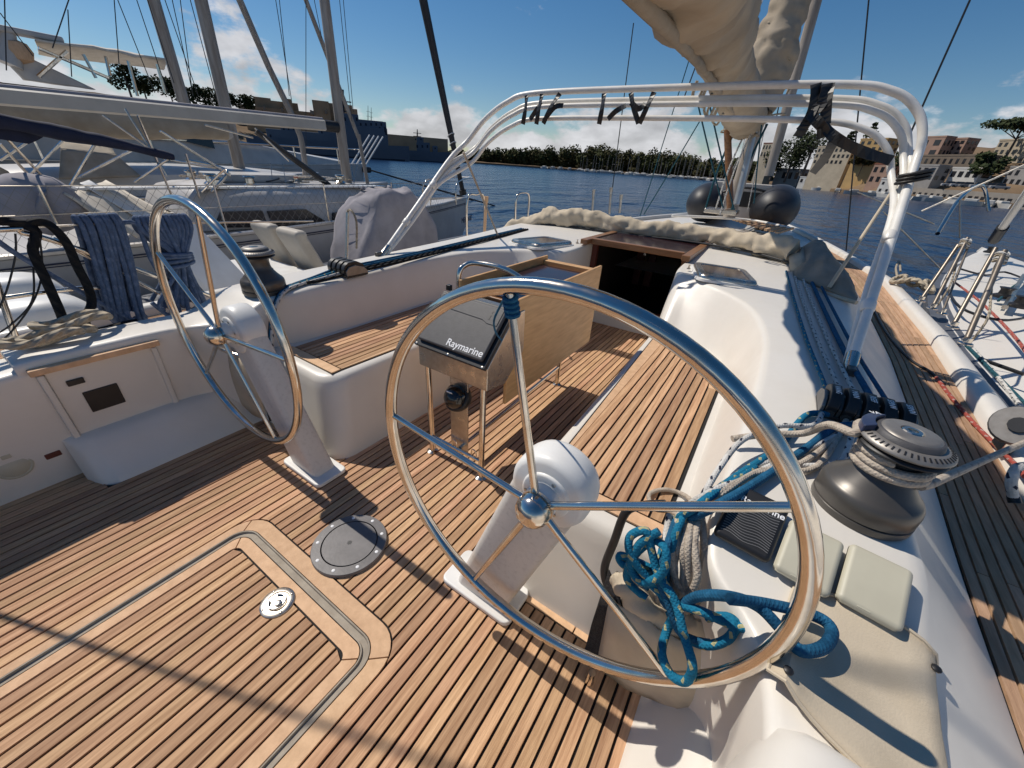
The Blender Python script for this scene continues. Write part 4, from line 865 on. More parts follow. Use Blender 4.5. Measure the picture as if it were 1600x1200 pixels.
b = MB(); b.lathe([(.055, 0), (.05, 1.5)], at(1141, 325, y=7.9), at(1136, 185, y=7.9)-at(1141, 325, y=7.9), 10); b.build('vang', 'varnish', ms)
b = MB(); b.lathe([(.05, 0), (.045, 1.3)], at(1150, 320, y=7.7), at(1182, 190, y=7.9)-at(1150, 320, y=7.7), 10); b.build('strut', 'alu', ms)
blob_tube('luff_bundle', 'sailcover', [V(.16, 7.95, 2.12), V(.20, 7.9, 2.5), V(.24, 7.9, 3.0), V(.25, 7.95, 3.5), V(.26, 8.05, 4.2), V(.27, 8.1, 5.2)], [.20, .32, .31, .26, .21, .17], .09, 2.2, ms, n=36, k=18, seed=9, ax=(1, 1, .5))
for i in range(4):
    b = MB(); z = 2.3+.35*i; b.tube([V(.24, 7.95, z)+V(.40*math.cos(q)*(1-.12*i), .36*math.sin(q)*(1-.12*i), .12*math.cos(q+i)) for q in np.linspace(0, 6.28, 18, endpoint=False)], .012, 6, closed=True); b.build('lashing', 'rope_hemp', ms)
for i, (x, y, r) in enumerate(((-.06, 7.9, .03), (.12, 7.75, .024), (.35, 7.85, .028), (.22, 7.65, .02))):
    b = MB(); b.tube([V(x, y, 1.02), V(x+.02, y, 1.7), V(x+.1, y+.15, 2.3)], r*.6, 6, k=3); b.build('mast_line', ('rope_teal', 'rope_white')[i % 2], ms)
b = MB(); b.box((.2, 7.9, 1.06), (.5, .4, .08)); b.build('mast_collar', 'steel_dull', ms, bevel=.02)
# white pole (another spar standing beyond)
b = MB(); b.lathe([(.085, 0), (.085, 2.3), (.07, 6)], at(1201, 275, y=10.2), at(1276, 0, y=10.2)-at(1201, 275, y=10.2), 12)
tag(b.build('spinnaker_pole', 'mast_alu'), 'pale pole rising from the foredeck beside the mast', 'pole')
# standing and running rigging seen against the sky
RIG = [((990, 36), (953, 325), 7.0, .010, 'black', 'thin dark stay crossing the bimini frame left of the sail bag'), ((1076, 96), (1000, 338), 7.2, .010, 'rope_teal', 'teal line from the boom down to the roof left of the mast'), ((1089, 98), (1064, 165), 7.2, .012, 'black', 'short dark line hanging under the sail bag'), ((1093, 190), (1006, 335), 7.4, .012, 'rope_teal', 'second teal line from the boom down to the roof'),
       ((1091, 165), (1130, 325), 7.5, .014, 'rope_teal', 'teal line slanting down right to the mast foot'), ((1109, 165), (1147, 328), 7.5, .014, 'rope_teal', 'teal line just left of the mast foot'), ((1190, 195), (1178, 318), 7.6, .012, 'rope_teal', 'line right of the mast down to the roof'), ((1358, -6), (1322, 392), 5.6, .008, 'black', 'thin vertical stay crossing the bimini frame right of the strap bundle'),
       ((1520, -10), (1412, 232), 4.6, .008, 'black', 'thin slanting stay at the upper right meeting the bimini frame'), ((1232, 20), (1168, 330), 8.6, .010, 'rope_white', 'pale halyard running up the mast'), ((1250, 0), (1212, 190), 8.6, .012, 'black', 'dark halyard on the right of the sail bundle'), ((1172, 0), (1128, 110), 9.0, .008, 'rope_white', 'pale lazy jack line left of the mast'), ((1192, 0), (1160, 75), 9.0, .008, 'rope_white', 'second pale lazy jack line left of the mast'), ((1213, 0), (1140, 320), 8.8, .007, 'rope_white', 'thin pale halyard crossing in front of the mast'),
       ((1205, 160), (1110, 322), 9.5, .006, 'rope_white', 'thin line slanting left behind the mast foot')]
for i, (p, q, y, r, m, lb) in enumerate(RIG):
    b = MB(); P, Q = at(*p, y=y), at(*q, y=y); b.tube([P, lerp(P, Q, .5)+V(0, 0, -.01), Q], r*.8, 6, k=3); tag(b.build('rigging_line', m), lb, 'rigging', 'stays and lines of the own rig')
# ---- dinghy lashed on the foredeck
t = thing('dinghy', 'inflatable dinghy with black tube ends and pale transom lashed on the foredeck', 'dinghy', (.35, 9, .9))
for px, py, rr in ((1098, 318, .36), (1207, 328, .40)):
    c = at(px, py, y=8.8); b = MB(); b.lathe([(.0003, -.22), (.06, -.215), (.14, -.18), (rr*.62, -.10), (rr*.82, .03), (rr*.94, .2), (rr, .45), (rr, 2.6), (rr*.7, 3.0), (.001, 3.2)], c, (0, 1, 0), 28); b.build('tube', 'rubber_black', t)
    b = MB(); b.lathe([(rr*1.0, .46), (rr*1.015, .48), (rr*1.015, .62), (rr, .64)], c, (0, 1, 0), 28); b.build('seam_band', 'rubber_grey', t)
p0, p1 = at(1128, 285, y=9.0), at(1182, 335, y=9.0)
b = MB(); b.b6(p0.x-.1, p1.x+.1, 9.0, 9.1, p1.z-.1, p0.z+.02); b.build('transom', 'hull_white', t, bevel=.02)
b = MB(); b.b6(p0.x+.35, p1.x-.05, 8.985, 9.0-.002, p1.z+.1, p0.z-.12); b.build('transom_panel', 'black', t, bevel=.01)
b = MB(); b.loft([[V(x, y, z+lift) for x, z in ((-.5, 1.0), (-.2, .75), (.35, .65), (.9, .75), (1.2, 1.0))] for y, lift in ((9.1, 0), (10.5, .03), (11.8, .2))]); b.build('hull', 'hull_white', t)
b = MB(); b.tube([V(.0, 8.95, 1.32), V(.35, 8.9, 1.42), V(.8, 8.95, 1.36), V(1.0, 9.0, 1.25)], .02, 8, k=4); b.build('grab_line', 'black', t)
# ---- far side deck gear: gate stanchions and U posts
def ustanchion(px0, px1, pyb, pyt, x, label):
    A0, B0 = at(px0, pyb, x=x), at(px1, pyb, x=x); zt = at((px0+px1)/2, pyt, x=x).z
    b = MB(); b.tube([A0, V(A0.x, A0.y, zt-.06), lerp(V(A0.x, A0.y, zt), V(B0.x, B0.y, zt), .5), V(B0.x, B0.y, zt-.06), B0], .014, 8, k=6); o = b.build('gate_stanchion', 'steel'); tag(o, label, 'stanchion', 'guard rail stanchions'); return o
ustanchion(805, 824, 345, 301, -2.32, 'steel hoop stanchion standing behind the rolled sprayhood')
ustanchion(730, 755, 383, 304, -2.30, 'steel hoop stanchion left of the sprayhood by the tube feet')
for px, py0, py1, lb in ((925, 335, 297, 'slim stanchion standing left of the two centre ones behind the sprayhood'), (952, 335, 294, 'slim stanchion standing behind the middle of the sprayhood'), (968, 333, 305, 'short fishing rod holder behind the sprayhood'), (757, 370, 308, 'wooden pole leaning by the far gate hoop')):
    P = at(px, py0, y=6.4 if px > 900 else 4.4); Q = at(px+3, py1, y=6.4 if px > 900 else 4.4); b = MB(); b.tube([P, Q], .018, 8); b.tube([Q-V(0, 0, .06), Q+V(0, 0, .01)], .026, 8); tag(b.build('stanchion', 'steel_dull' if px != 757 else 'teak_light'), lb, 'stanchion', 'guard rail stanchions')
P, Q = at(724, 238, y=3.0), at(778, 368, y=3.6); b = MB(); b.tube([P, Q], .010, 6); tag(b.build('tie_line', 'rope_beige'), 'beige tie line from the frame leg down to the sprayhood end', 'rope')
# post with a cord beside the far clutch
P, Q = at(541, 428, y=1.85), at(543, 332, y=1.95); t = thing('flag_post', 'slim steel post with a cord standing behind the far rope clutch', 'post', P)
b = MB(); b.tube([P, Q], .012, 10); b.build('post', 'steel_dull', t)
b = MB(); b.tube([Q+V(-.01, 0, -.02), Q+V(0, .01, .015), at(550, 330, y=1.95), at(557, 348, y=1.95), at(557, 388, y=1.95)], .008, 6, k=4); b.build('cord', 'rope_hemp', t)
# ---- pushpit rail with hanging ropes at the far side
ps = thing('pushpit_rail', 'stainless pushpit rail carrying the blue rope coils on the far quarter', 'rail', (-2.0, .6, .5))
b = MB(); b.tube([V(-2.0, -1.4, 1.12), V(-2.0, .2, 1.12), V(-2.0, .35, 1.10), V(-2.0, .55, .98), V(-1.98, 1.05, .62), V(-1.97, 1.15, .50)], .0135, 10, k=5); b.build('top_rail', 'steel', ps)
b = MB(); b.tube([V(-2.0, .15, 1.12), V(-2.0, .62, 1.12), V(-2.0, 1.15, 1.09), V(-2.0, 1.9, 1.05)], .006, 6, k=3); b.build('life_line', 'steel_dull', ps)
b = MB(); b.tube([V(-2.02, -1.4, .80), V(-2.0, -.3, .80), V(-2.0, .45, .80), V(-2.0, .62, .72)], .012, 8, k=5); b.build('middle_rail', 'steel', ps)
b = MB(); b.tube([V(-2.0, .22, 1.12), V(-1.98, .12, .5)], .0135, 8); b.build('rail_leg', 'steel', ps)
b = MB(); b.tube([V(-2.02, .45, 1.06), V(-2.0, .95, .52)], .011, 8); b.build('brace', 'steel', ps)
def coil(tops, bots, zt, zb, n, label, pinch=None):
    t = thing('rope_coil', label, 'rope coil', V(-2.0, (tops[0]+tops[1])/2, zb), 'blue mooring rope coils on the rail')
    for i in range(n):
        u = (i+.5)/n; yt = lerp(*tops, u)+random.uniform(-.006, .006); yb = lerp(*bots, (u*1.0+random.uniform(-.12, .12)) % 1.0); dz = random.uniform(-.05, .04); dx = random.uniform(-.02, .02)
        b = MB(); xo = -2.0; mid = (lerp(yt, yb, .5) if pinch is None else lerp(pinch-.02, pinch+.03, u))
        zm = lerp(zt, zb, .5) if pinch is None else .885
        b.tube([V(xo-.035, yb-.012, zb+dz+.06), V(xo-.04+dx, mid-.01, zm), V(xo-.030, yt-.006, zt-.05), V(xo-.012, yt-.004, zt+.018), V(xo+.012, yt+.002, zt+.02), V(xo+.032, yt+.004, zt-.05), V(xo+.042+dx, mid+.006, zm), V(xo+.045, yb+.004, zb+dz+.06), V(xo+.03, yb+.012, zb+dz+.01), V(xo-.01, yb+.01, zb+dz), V(xo-.032, yb-.002, zb+dz+.02)], .0125, 8, k=5); b.build('loop', 'rope_slate', t)
    if pinch is not None:
        for k in range(4):
            b = MB(); b.tube([V(-2.0+.075*math.cos(q), pinch+.085*math.sin(q), .86+.022*k+.01*math.sin(q+k)) for q in np.linspace(0, 6.28, 18, endpoint=False)], .0115, 8, closed=True); b.build('wrap', 'rope_slate', t)
    return t
coil((.555, .735), (.50, .66), 1.135, .56, 9, 'loose blue rope coil hanging from the rail left of the tied one')
coil((.80, 1.06), (.74, 1.02), 1.115, .56, 12, 'blue rope coil tied round its middle hanging behind the far steering wheel', .93)
rope('mooring_tail', 'rope_slate', 'blue rope bight hanging slack between the two coils', [V(-1.99, .735, 1.12), V(-1.98, .80, 1.10), V(-1.97, .80, .9), V(-1.97, .84, .68), V(-1.96, .83, .56), V(-1.96, .78, .55), V(-1.97, .72, .66)], .0125)
rope('mooring_tail', 'rope_slate', 'blue rope end slanting down from the rail beside the black mooring line', [V(-1.99, .16, 1.13), V(-1.97, .22, 1.14), V(-1.97, .30, 1.0), V(-1.96, .47, .75), V(-1.95, .60, .58)], .0125)
rope('mooring_line', 'rope_black', 'thick black laid mooring line running down steeply at the far quarter', [V(-2.0, -.05, 1.20), at(38, 350, x=-2.0), at(52, 395, x=-1.97), at(75, 445, x=-1.94), at(95, 490, x=-1.90), at(108, 530, x=-1.84), at(120, 540, x=-1.80)], .021, n=10)
rope('mooring_line', 'rope_black', 'thick black laid mooring line looping over the rail and back to the coaming', [at(42, 360, x=-2.0), at(50, 348, x=-2.0), at(75, 350, x=-1.98), at(103, 378, x=-1.96), at(120, 415, x=-1.95), at(138, 450, x=-1.94), at(143, 475, x=-1.92), at(133, 500, x=-1.88), at(140, 520, x=-1.84), at(147, 535, x=-1.80), at(160, 520, x=-1.86), at(185, 510, x=-1.88)], .020, n=10)
rope('mooring_line', 'rope_black', 'thick black rope lying along the coaming top under the blue coils', [at(110, 520, x=-1.84), at(128, 522, x=-1.82), at(160, 516, x=-1.84), at(190, 508, x=-1.85), at(215, 503, x=-1.86)], .019, n=10)
for i, (a, lb) in enumerate((([(24, 365), (24, 400), (10, 455), (-10, 500)], 'thin dark cord hanging at the left edge'), ([(45, 372), (52, 420), (50, 470), (20, 505), (-10, 525)], 'thin dark cord curving left below the rail'), ([(62, 372), (66, 420), (55, 465), (25, 510), (-10, 545)], 'thin dark cord curving left beside the black line'))):
    rope('thin_cord', 'black', lb, [at(px, py, x=-1.97) for px, py in a], .0045, n=6)
b = MB()
hc = at(85, 547, z=.70)
for k, (dx, dy) in enumerate(((0, 0), (.05, -.05), (-.03, .08))):
    b.tube([V(-1.60+dx+.05*math.cos(q), .24+dy+.13*math.sin(q), .70+.02*k+.012*math.sin(3*q)) for q in np.linspace(0, 6.28, 22, endpoint=False)], .019, 10, closed=True)
tag(b.build('mooring_rope', 'rope_hemp'), 'beige laid rope coiled on the far coaming top behind the locker', 'rope')
# ropes falling from the far clutch to the far seat end
for i, (m, dx) in enumerate((('rope_navy', 0), ('rope_blue', .03), ('rope_white', .055), ('rope_black', -.03))):
    rope('far_tail', m, ('dark blue', 'flecked blue', 'white', 'black')[i]+' rope tail falling over the far coaming from the far clutch', [V(-1.44+.052*i, 1.63, .805), V(-1.40+.03*i, 1.45, .79), V(-1.33+dx*.5, 1.25, .785), V(-1.235+dx*.3, 1.12, .755), V(-1.20+dx*.3, 1.03, .62), V(-1.19+dx*.3, .985, .45)], .010)
t = thing('far_rope_bag', 'pale canvas rope bag tied at the end of the far seat behind the far wheel', 'rope bag', (-1.25, .85, .1))
b = MB(); b.loft([[V(lerp(-1.40, -1.06, u), .80+.02*v-.03*math.sin(u*3.1)*math.sin(v*3), lerp(.10, .52, v)+.01*math.sin(u*9)) for u in np.linspace(0, 1, 9)] for v in np.linspace(0, 1, 7)]); o = b.build('front_panel', 'canvas', t); o.modifiers.new('s', 'SOLIDIFY').thickness = .005
b = MB(); b.tube([V(-1.40, .80, .52), V(-1.25, .77, .54), V(-1.06, .82, .52)], .012, 8, k=4); b.build('rim_tube', 'steel', t)
b = MB(); b.loft([[V(-1.06, lerp(.82, .97, u), lerp(.1, .5, v)) for u in (0, .5, 1)] for v in (0, .5, 1)]); o = b.build('mesh_side', 'mesh_black', t); o.modifiers.new('s', 'SOLIDIFY').thickness = .004
# ---- near side deck: stanchions, rope, block
for i, (pb, pt, r, lb) in enumerate((((1438, 470), (1497, 383), .016, 'first slanting gate stanchion seen from the far end on the near rail'), ((1456, 482), (1512, 372), .016, 'second gate stanchion leaning out over the near rail'), ((1472, 490), (1516, 378), .010, 'thin wire beside the second gate stanchion'), ((1488, 511), (1556, 388), .017, 'thick slanting gate stanchion in front of the white boat'), ((1508, 537), (1570, 392), .019, 'nearest steel gate stanchion in front of the white boat'))):
    P = at(*pb, z=.56); Q = at(*pt, x=P.x+.12); t = thing('gate_post', lb, 'stanchion', P, 'gate stanchions on the near rail')
    b = MB(); b.tube([P, Q], r, 10); b.build('tube', 'steel_old', t)
    b = MB(); b.lathe([(.045, 0), (.045, .008), (r*1.5, .018), (r*1.4, .05)], P-V(0, 0, .002), (0, 0, 1), 16); b.build('foot', 'steel', t)
    if i in (1, 4):
        for k in range(4):
            b = MB(); b.tube([Q+V(.035*math.cos(q), .05*math.sin(q)-.01*k, -.02-.02*k+.01*math.sin(2*q)) for q in np.linspace(0, 6.28, 14, endpoint=False)], .009, 6, closed=True); b.build('lashing', 'rope_hemp' if k % 2 else 'rope_white', t)
        b = MB(); b.tube([Q, Q+V(.0, -.03, -.15), lerp(Q, P, .5)+V(.03, 0, 0), P+V(.04, .05, .2), P+V(.03, .02, .03)], .008, 6, k=5); b.build('lashing_tail', 'rope_hemp', t)
b = MB(); c0 = at(1422, 443, z=.60)
for k in range(5): b.tube([c0+V(.06*k-.12+.07*math.cos(q)*.7, -.05*k+.11*math.sin(q), .03+.045*math.cos(q+k)) for q in np.linspace(0, 6.28, 16, endpoint=False)], .022, 8, closed=True)
tag(b.build('rope_bundle', 'rope_hemp'), 'bundle of beige laid rope hung over the near rail beside the water', 'rope')
rope('rail_line', 'rope_hemp', 'frayed rope end standing up on the near rail', [at(1402, 432, z=.58), at(1400, 418, z=.62), at(1405, 408, z=.64), at(1407, 424, z=.6)], .012, n=6)
rope('deck_line', 'rope_red', 'faded red line lying along the near side deck', [at(1463, 590, z=.505), at(1490, 625, z=.506), at(1525, 665, z=.508), at(1560, 700, z=.52), at(1590, 730, z=.56), at(1602, 745, z=.575)], .010)
rope('deck_line', 'black', 'dark line running along the near side deck from the bow', [at(1366, 485, z=.506), at(1385, 520, z=.505), at(1420, 560, z=.505), at(1452, 580, z=.506), at(1475, 600, z=.506)], .009)
bc = at(1592, 668, z=.66)
t = thing('sheet_block', 'grey sheet block standing on the near toe rail at the right edge', 'block', bc-V(0, 0, .1))
b = MB(); b.lathe([(.085, 0), (.09, .01), (.09, .03), (.085, .04)], bc, (-.3, -.5, .35), 24); b.build('cheek', 'anod_light', t)
b = MB(); b.lathe([(.035, .041), (.035, .05), (.0003, .05)], bc, (-.3, -.5, .35), 12); b.build('axle', 'black', t)
b = MB(); b.box(bc-V(0, 0, .09), (.05, .09, .06)); b.build('shackle', 'steel', t, bevel=.01)
rope('sheet_tail', 'rope_white', 'white rope with black whipped end hanging at the sheet block', [at(1600, 728, z=.62), at(1588, 732, z=.66), at(1580, 752, z=.62), at(1583, 775, z=.56)], .016)
rope('sheet_tail', 'black', 'black whipping at the end of the white tail by the sheet block', [at(1583, 775, z=.558), at(1586, 786, z=.54)], .018)
# ================================================================== water
WZ = -0.95
def water_mat():
    m = bpy.data.materials.new('water'); m.use_nodes = True; t = m.node_tree; b = t.nodes['Principled BSDF']; MAT['water'] = m
    b.inputs['Base Color'].default_value = (0.004, 0.022, 0.065, 1); b.inputs['Roughness'].default_value = 0.18; b.inputs['Specular IOR Level'].default_value = 0.28; b.inputs['IOR'].default_value = 1.33
    co = t.nodes.new('ShaderNodeTexCoord'); hs = []
    for sc, st, rot in ((0.9, (1, .45, 1), .5), (2.6, (1, .5, 1), .3), (0.22, (1, .5, 1), .7)):
        mp_ = t.nodes.new('ShaderNodeMapping'); mp_.inputs['Scale'].default_value = st; mp_.inputs['Rotation'].default_value = (0, 0, rot); t.links.new(co.outputs['Object'], mp_.inputs[0])
        n = t.nodes.new('ShaderNodeTexNoise'); n.inputs['Scale'].default_value = sc; n.inputs['Detail'].default_value = 4; t.links.new(mp_.outputs[0], n.inputs['Vector']); hs.append((n.outputs[0], 1/sc))
    acc = None
    for h, w in hs:
        mu = t.nodes.new('ShaderNodeMath'); mu.operation = 'MULTIPLY'; mu.inputs[1].default_value = w*.5; t.links.new(h, mu.inputs[0])
        if acc is None: acc = mu.outputs[0]
        else:
            ad = t.nodes.new('ShaderNodeMath'); ad.operation = 'ADD'; t.links.new(acc, ad.inputs[0]); t.links.new(mu.outputs[0], ad.inputs[1]); acc = ad.outputs[0]
    bp = t.nodes.new('ShaderNodeBump'); bp.inputs['Strength'].default_value = 1.0; bp.inputs['Distance'].default_value = 0.55; t.links.new(acc, bp.inputs['Height']); t.links.new(bp.outputs[0], b.inputs['Normal'])
water_mat()
b = MB(); b.add([(-2500, -600, WZ), (2500, -600, WZ), (2500, 3500, WZ), (-2500, 3500, WZ)], [(0, 1, 2, 3)]); tag(b.build('water', 'water'), kind='structure')
# ================================================================== neighbouring boats
def hull(t, cx, hb, y0, y1, zd, sheer=.25, m='hull_white', stripe=True, flare=.12, tr=.8, deck='hull_white', rail='alu'):
    ys = np.linspace(y0, y1, 28); secs = []; dk = []; st1 = []
    for y in ys:
        k = (y-y0)/(y1-y0); w = hb*(lerp(tr, 1, min(k/.45, 1)**.7) if k < .45 else max(1-((k-.45)/.55)**2.1, 0.012)); z = zd+sheer*max(k-.3, 0)**1.5*1.7
        row = [V(cx-w, y, z), V(cx-w*(1-flare*.3), y, lerp(z, WZ, .4)), V(cx-w*(1-flare), y-(k**6)*.4, WZ+.1), V(cx-w*.6, y-(k**6)*.8, WZ-.3), V(cx+w*.6, y-(k**6)*.8, WZ-.3), V(cx+w*(1-flare), y-(k**6)*.4, WZ+.1), V(cx+w*(1-flare*.3), y, lerp(z, WZ, .4)), V(cx+w, y, z)]
        secs.append(row); dk.append([V(cx-w+.01, y, z-.03), V(cx, y, z+.04), V(cx+w-.01, y, z-.03)])
    b = MB(); b.loft(secs); b.add(secs[0], [tuple(range(8))]); b.build('hull', m, t)
    b = MB(); b.loft(dk); b.build('deck', deck, t)
    for s_, i in ((1, 7), (-1, 0)):
        b = MB(); b.tube([r[i]+V(0, 0, .02) for r in secs], .03, 6); b.build('toe_rail', rail, t)
        if stripe:
            for dz, w in ((.16, .02), (.22, .012)):
                b = MB(); b.loft([[lerp(r[i], r[i-s_], dz)+V(s_*.012, 0, 0), lerp(r[i], r[i-s_], dz+w*1.6)+V(s_*.012, 0, 0)] for r in secs]); b.build('stripe', 'blue_stripe', t)
    return secs
def spar(t, name, P, Q, r0, r1, m, n=12):
    b = MB(); b.lathe([(r0, 0), (r1, (Q-P).length)], P, Q-P, n); return b.build(name, m, t)
def ln(t, name, pts, r, m='black', k=0):
    b = MB(); b.tube(pts, r, 6, k=k); return b.build(name, m, t)
# ---- yacht A: white sloop beside the tender
yA = thing('sailing_yacht', 'white sailing yacht with dark netted cabin windows moored behind the tender', 'yacht', (-7, 3, WZ), 'yachts moored on the left')
sA = hull(yA, -6.9, 1.62, -5, 9.75, .38, .18)
b = MB(); secs = []
for y, w, z in ((2.45, 1.0, .55), (2.75, 1.08, .90), (3.7, 1.1, .96), (5.6, 1.0, .92), (6.8, .75, .74), (7.6, .45, .52)):
    secs.append([V(-6.9+sx*w*k, y, zz) for sx, k, zz in ((1, 1.06, .42), (1, 1.0, z-.12), (1, .86, z), (1, .0, z+.07), (-1, .86, z), (-1, 1, z-.12), (-1, 1.06, .42))])
b.loft(dense(secs, 3)); b.build('cabin', 'hull_white', yA)
for a in (((338, 356), (348, 331), (410, 329), (420, 355)), ((427, 354), (420, 330), (478, 327), (508, 345), (505, 350)), ((522, 347), (523, 333), (540, 330), (545, 340))):
    P = [at(px, py, x=-5.70) for px, py in a]; b = MB(); b.ext(P, (-.08, 0, 0)); b.build('window', 'window_dark', yA)
b = MB(); b.b6(-7.3, -6.5, 3.2, 4.4, 1.0, 1.12); b.build('hatch_garage', 'hull_white', yA, bevel=.03)
b = MB(); b.b6(-6.2, -5.95, 1.4, 6.0, .955, .985); b.build('hand_rail', 'white_paint', yA, bevel=.01)
mA = V(-7.0, 5.85, .9)
spar(yA, 'mast', mA, at(503, -30, x=-7.05), .095, .09, 'mast_alu'); 
b = MB(); P, Q = at(505, 196, x=-7.0), at(-20, 149, x=-7.0); b.loft([[c_+V(sx*.09, 0, sz) for sx, sz in ((-1, -.07), (-.6, -.09), (.6, -.09), (1, -.07), (1, .07), (.6, .09), (-.6, .09), (-1, .07))] for c_ in (P, Q)], closed=True, caps=True, smooth=False); b.build('boom', 'boom_paint', yA)
b = MB(); b.tube([P+V(0, 0, .095), Q+V(0, 0, .095)], .035, 8); b.build('sail_track', 'grey_cloth', yA)
spar(yA, 'gooseneck', P, P+V(0, .3, 0), .10, .10, 'black')
fb = at(724, 304, x=-6.75); ftop = at(655, -30, x=-7.0)
b = MB(); b.tube([fb, lerp(fb, ftop, .03)], .10, 10); b.build('furler_drum', 'black', yA)
b = MB(); b.tube([lerp(fb, ftop, .02), lerp(fb, ftop, .45), ftop], [.06, .095], 10); b.build('furled_headsail', 'rubber_black', yA)
for k in range(5):
    c = lerp(fb, ftop, .16+.045*k); b = MB(); b.tube([c+V(.085*math.cos(q), .085*math.sin(q), .05*math.cos(q)) for q in np.linspace(0, 6.28, 10, endpoint=False)], .012, 5, closed=True); b.build('sail_tie', 'white_paint', yA)
# pulpit
b = MB(); b.tube([V(-6.3, 8.6, .5), V(-6.35, 8.7, 1.0), V(-6.75, 9.75, 1.12), V(-7.05, 9.75, 1.12), V(-7.45, 8.7, 1.0), V(-7.5, 8.6, .5)], .018, 8, k=5); b.build('pulpit', 'steel', yA)
b = MB(); b.b6(-7.0, -6.7, 9.55, 9.85, 1.10, 1.13); b.build('bow_seat', 'white_paint', yA, bevel=.01)
for i, y in enumerate((1.0, 2.6, 4.3, 6.0, 7.5)):
    x = -6.9+1.62*(1 if y < 4 else 1-((((y+5)/14.75)-.45)/.55)**2.1)-.06; ln(yA, 'stanchion', [V(x, y, .45), V(x, y, 1.06)], .013, 'steel')
P0 = [V(-5.36, y, 0) for y in (-4, 1.0, 2.6, 4.3)]+[V(-5.62, 6.0, 0), V(-6.0, 7.5, 0), V(-6.3, 8.65, 0)]
for z in (.78, 1.05): ln(yA, 'life_line', [V(p.x, p.y, z) for p in P0], .006, 'steel_dull')
b = MB()
def railx(y): return float(np.interp(y, [p.y for p in P0], [p.x for p in P0]))
for d in (1, -1):
    for i in range(96):
        y = -3.2+.115*i; y2 = y+d*.48
        b.tube([V(railx(y)+.003*d, y, .45), V(railx(y2)+.003*d, y2, 1.04)], .0022, 3, caps=False)
o = b.build('netting', 'net_cord', yA); o['kind'] = 'stuff'
lettering('ME0260D', .19, frame(at(727, 342, x=-5.93)+V(.06, 0, 0), V(-.33, 1, .02), V(0, 0, 1)), 'blue_stripe', yA, depth=.004)
# canvas of yacht A
def sheet(t, name, m, quad, n=10, sag=.0, amp=.04, seed=1, th=.02):
    A0, B0, C0, D0 = quad; b = MB(); G = []
    for i in range(n+1):
        v = i/n; G.append([lerp(lerp(A0, B0, j/n), lerp(D0, C0, j/n), v)+V(0, 0, -sag*math.sin(math.pi*v)*math.sin(math.pi*j/n)) for j in range(n+1)])
    b.loft(G); o = b.build(name, m, t); wrinkle(o, amp, 2.2, seed); o.modifiers.new('s', 'SOLIDIFY').thickness = th; return o
sheet(yA, 'folded_sprayhood', 'canvas_bright', (at(98, 304, x=-5.5), at(165, 282, x=-6.9), at(268, 335, x=-6.7), at(212, 372, x=-5.45)), amp=.05, seed=4, sag=-.12)
sheet(yA, 'sprayhood_strip', 'white_paint', (at(128, 293, x=-5.95)+V(0, 0, .05), at(142, 288, x=-6.2)+V(0, 0, .05), at(248, 346, x=-6.0)+V(0, 0, .05), at(232, 355, x=-5.75)+V(0, 0, .05)), amp=.01, th=.01)
blob_tube('canvas_bundle', 'grey_cloth', [at(8, 345, x=-5.7), at(35, 325, x=-5.7), at(75, 322, x=-5.7), at(108, 345, x=-5.6)], [.16, .3, .32, .2], .05, 2.0, yA, seed=6)
blob_tube('navy_bimini', 'navy', [at(-15, 186, x=-5.6), at(70, 202, x=-5.6), at(170, 222, x=-5.6), at(270, 245, x=-5.6)], [.07, .075, .06, .03], .02, 3.0, yA, seed=8)
sheet(yA, 'bimini_fall', 'navy', (at(-15, 195, x=-5.65), at(75, 210, x=-5.65), at(45, 225, x=-5.65), at(-15, 215, x=-5.65)), amp=.02)
for p, q in (((100, 218), (45, 275)), ((150, 222), (110, 290)), ((0, 205), (75, 285)), ((0, 250), (60, 210)), ((205, 235), (118, 280)), ((268, 245), (210, 285)), ((250, 205), (360, 275)), ((290, 240), (312, 310)), ((265, 250), (350, 265)), ((350, 265), (315, 300)), ((215, 180), (270, 310)), ((0, 225), (60, 290))):
    ln(yA, 'bimini_strut', [at(*p, x=-5.7), at(*q, x=-5.8)], .014, 'steel')
for px in (545, 560, 430, 455):
    ln(yA, 'deck_line', [at(px, 330, x=-6.0), at(px+random.uniform(-15, 15), 255, x=-6.4)], .006, 'steel_dull')
rq = random.Random(21)
for i in range(26):       # ropes, sheets and small gear lying about on the cabin top and side deck
    P = [V(rq.uniform(-7.5, -6.3), rq.uniform(3.0, 5.6), 1.03)]
    for k in range(4): P.append(V(min(max(P[-1].x+rq.uniform(-.3, .3), -7.6), -6.15), min(max(P[-1].y+rq.uniform(-.45, .45), 2.9), 5.9), 1.02+rq.uniform(0, .05)))
    ln(yA, 'deck_line', P, rq.uniform(.007, .013), rq.choice(('rope_hemp', 'rope_hemp', 'rope_white', 'black', 'rope_beige', 'rope_red')), 4)
for c in (V(-6.2, 3.0, .93), V(-6.5, 3.05, .96), V(-6.25, 3.5, .95), V(-7.3, 3.1, .96), V(-6.6, 5.4, .97)):
    b = MB(); b.lathe([(.10, 0), (.11, .03), (.07, .06), (.065, .13), (.09, .15), (.08, .17), (.0003, .17)], c, (0, 0, 1), 16); b.build('winch', 'steel', yA)
b = MB(); b.tube([at(290, 250, x=-6.0), at(345, 262, x=-6.0), at(354, 272, x=-5.9), at(330, 300, x=-5.9)], .02, 8, k=4); b.build('dodger_hoop', 'steel', yA)
for p, q in (((252, 205), (360, 272)), ((195, 170), (262, 275)), ((160, 180), (260, 250)), ((395, 215), (320, 195)), ((400, 205), (515, 290)), ((398, 200), (452, 252))): ln(yA, 'deck_line', [at(*p, x=-6.6), at(*q, x=-6.4)], .014 if p[0] != 400 else .05, 'steel_dull' if p[0] != 400 else 'black')
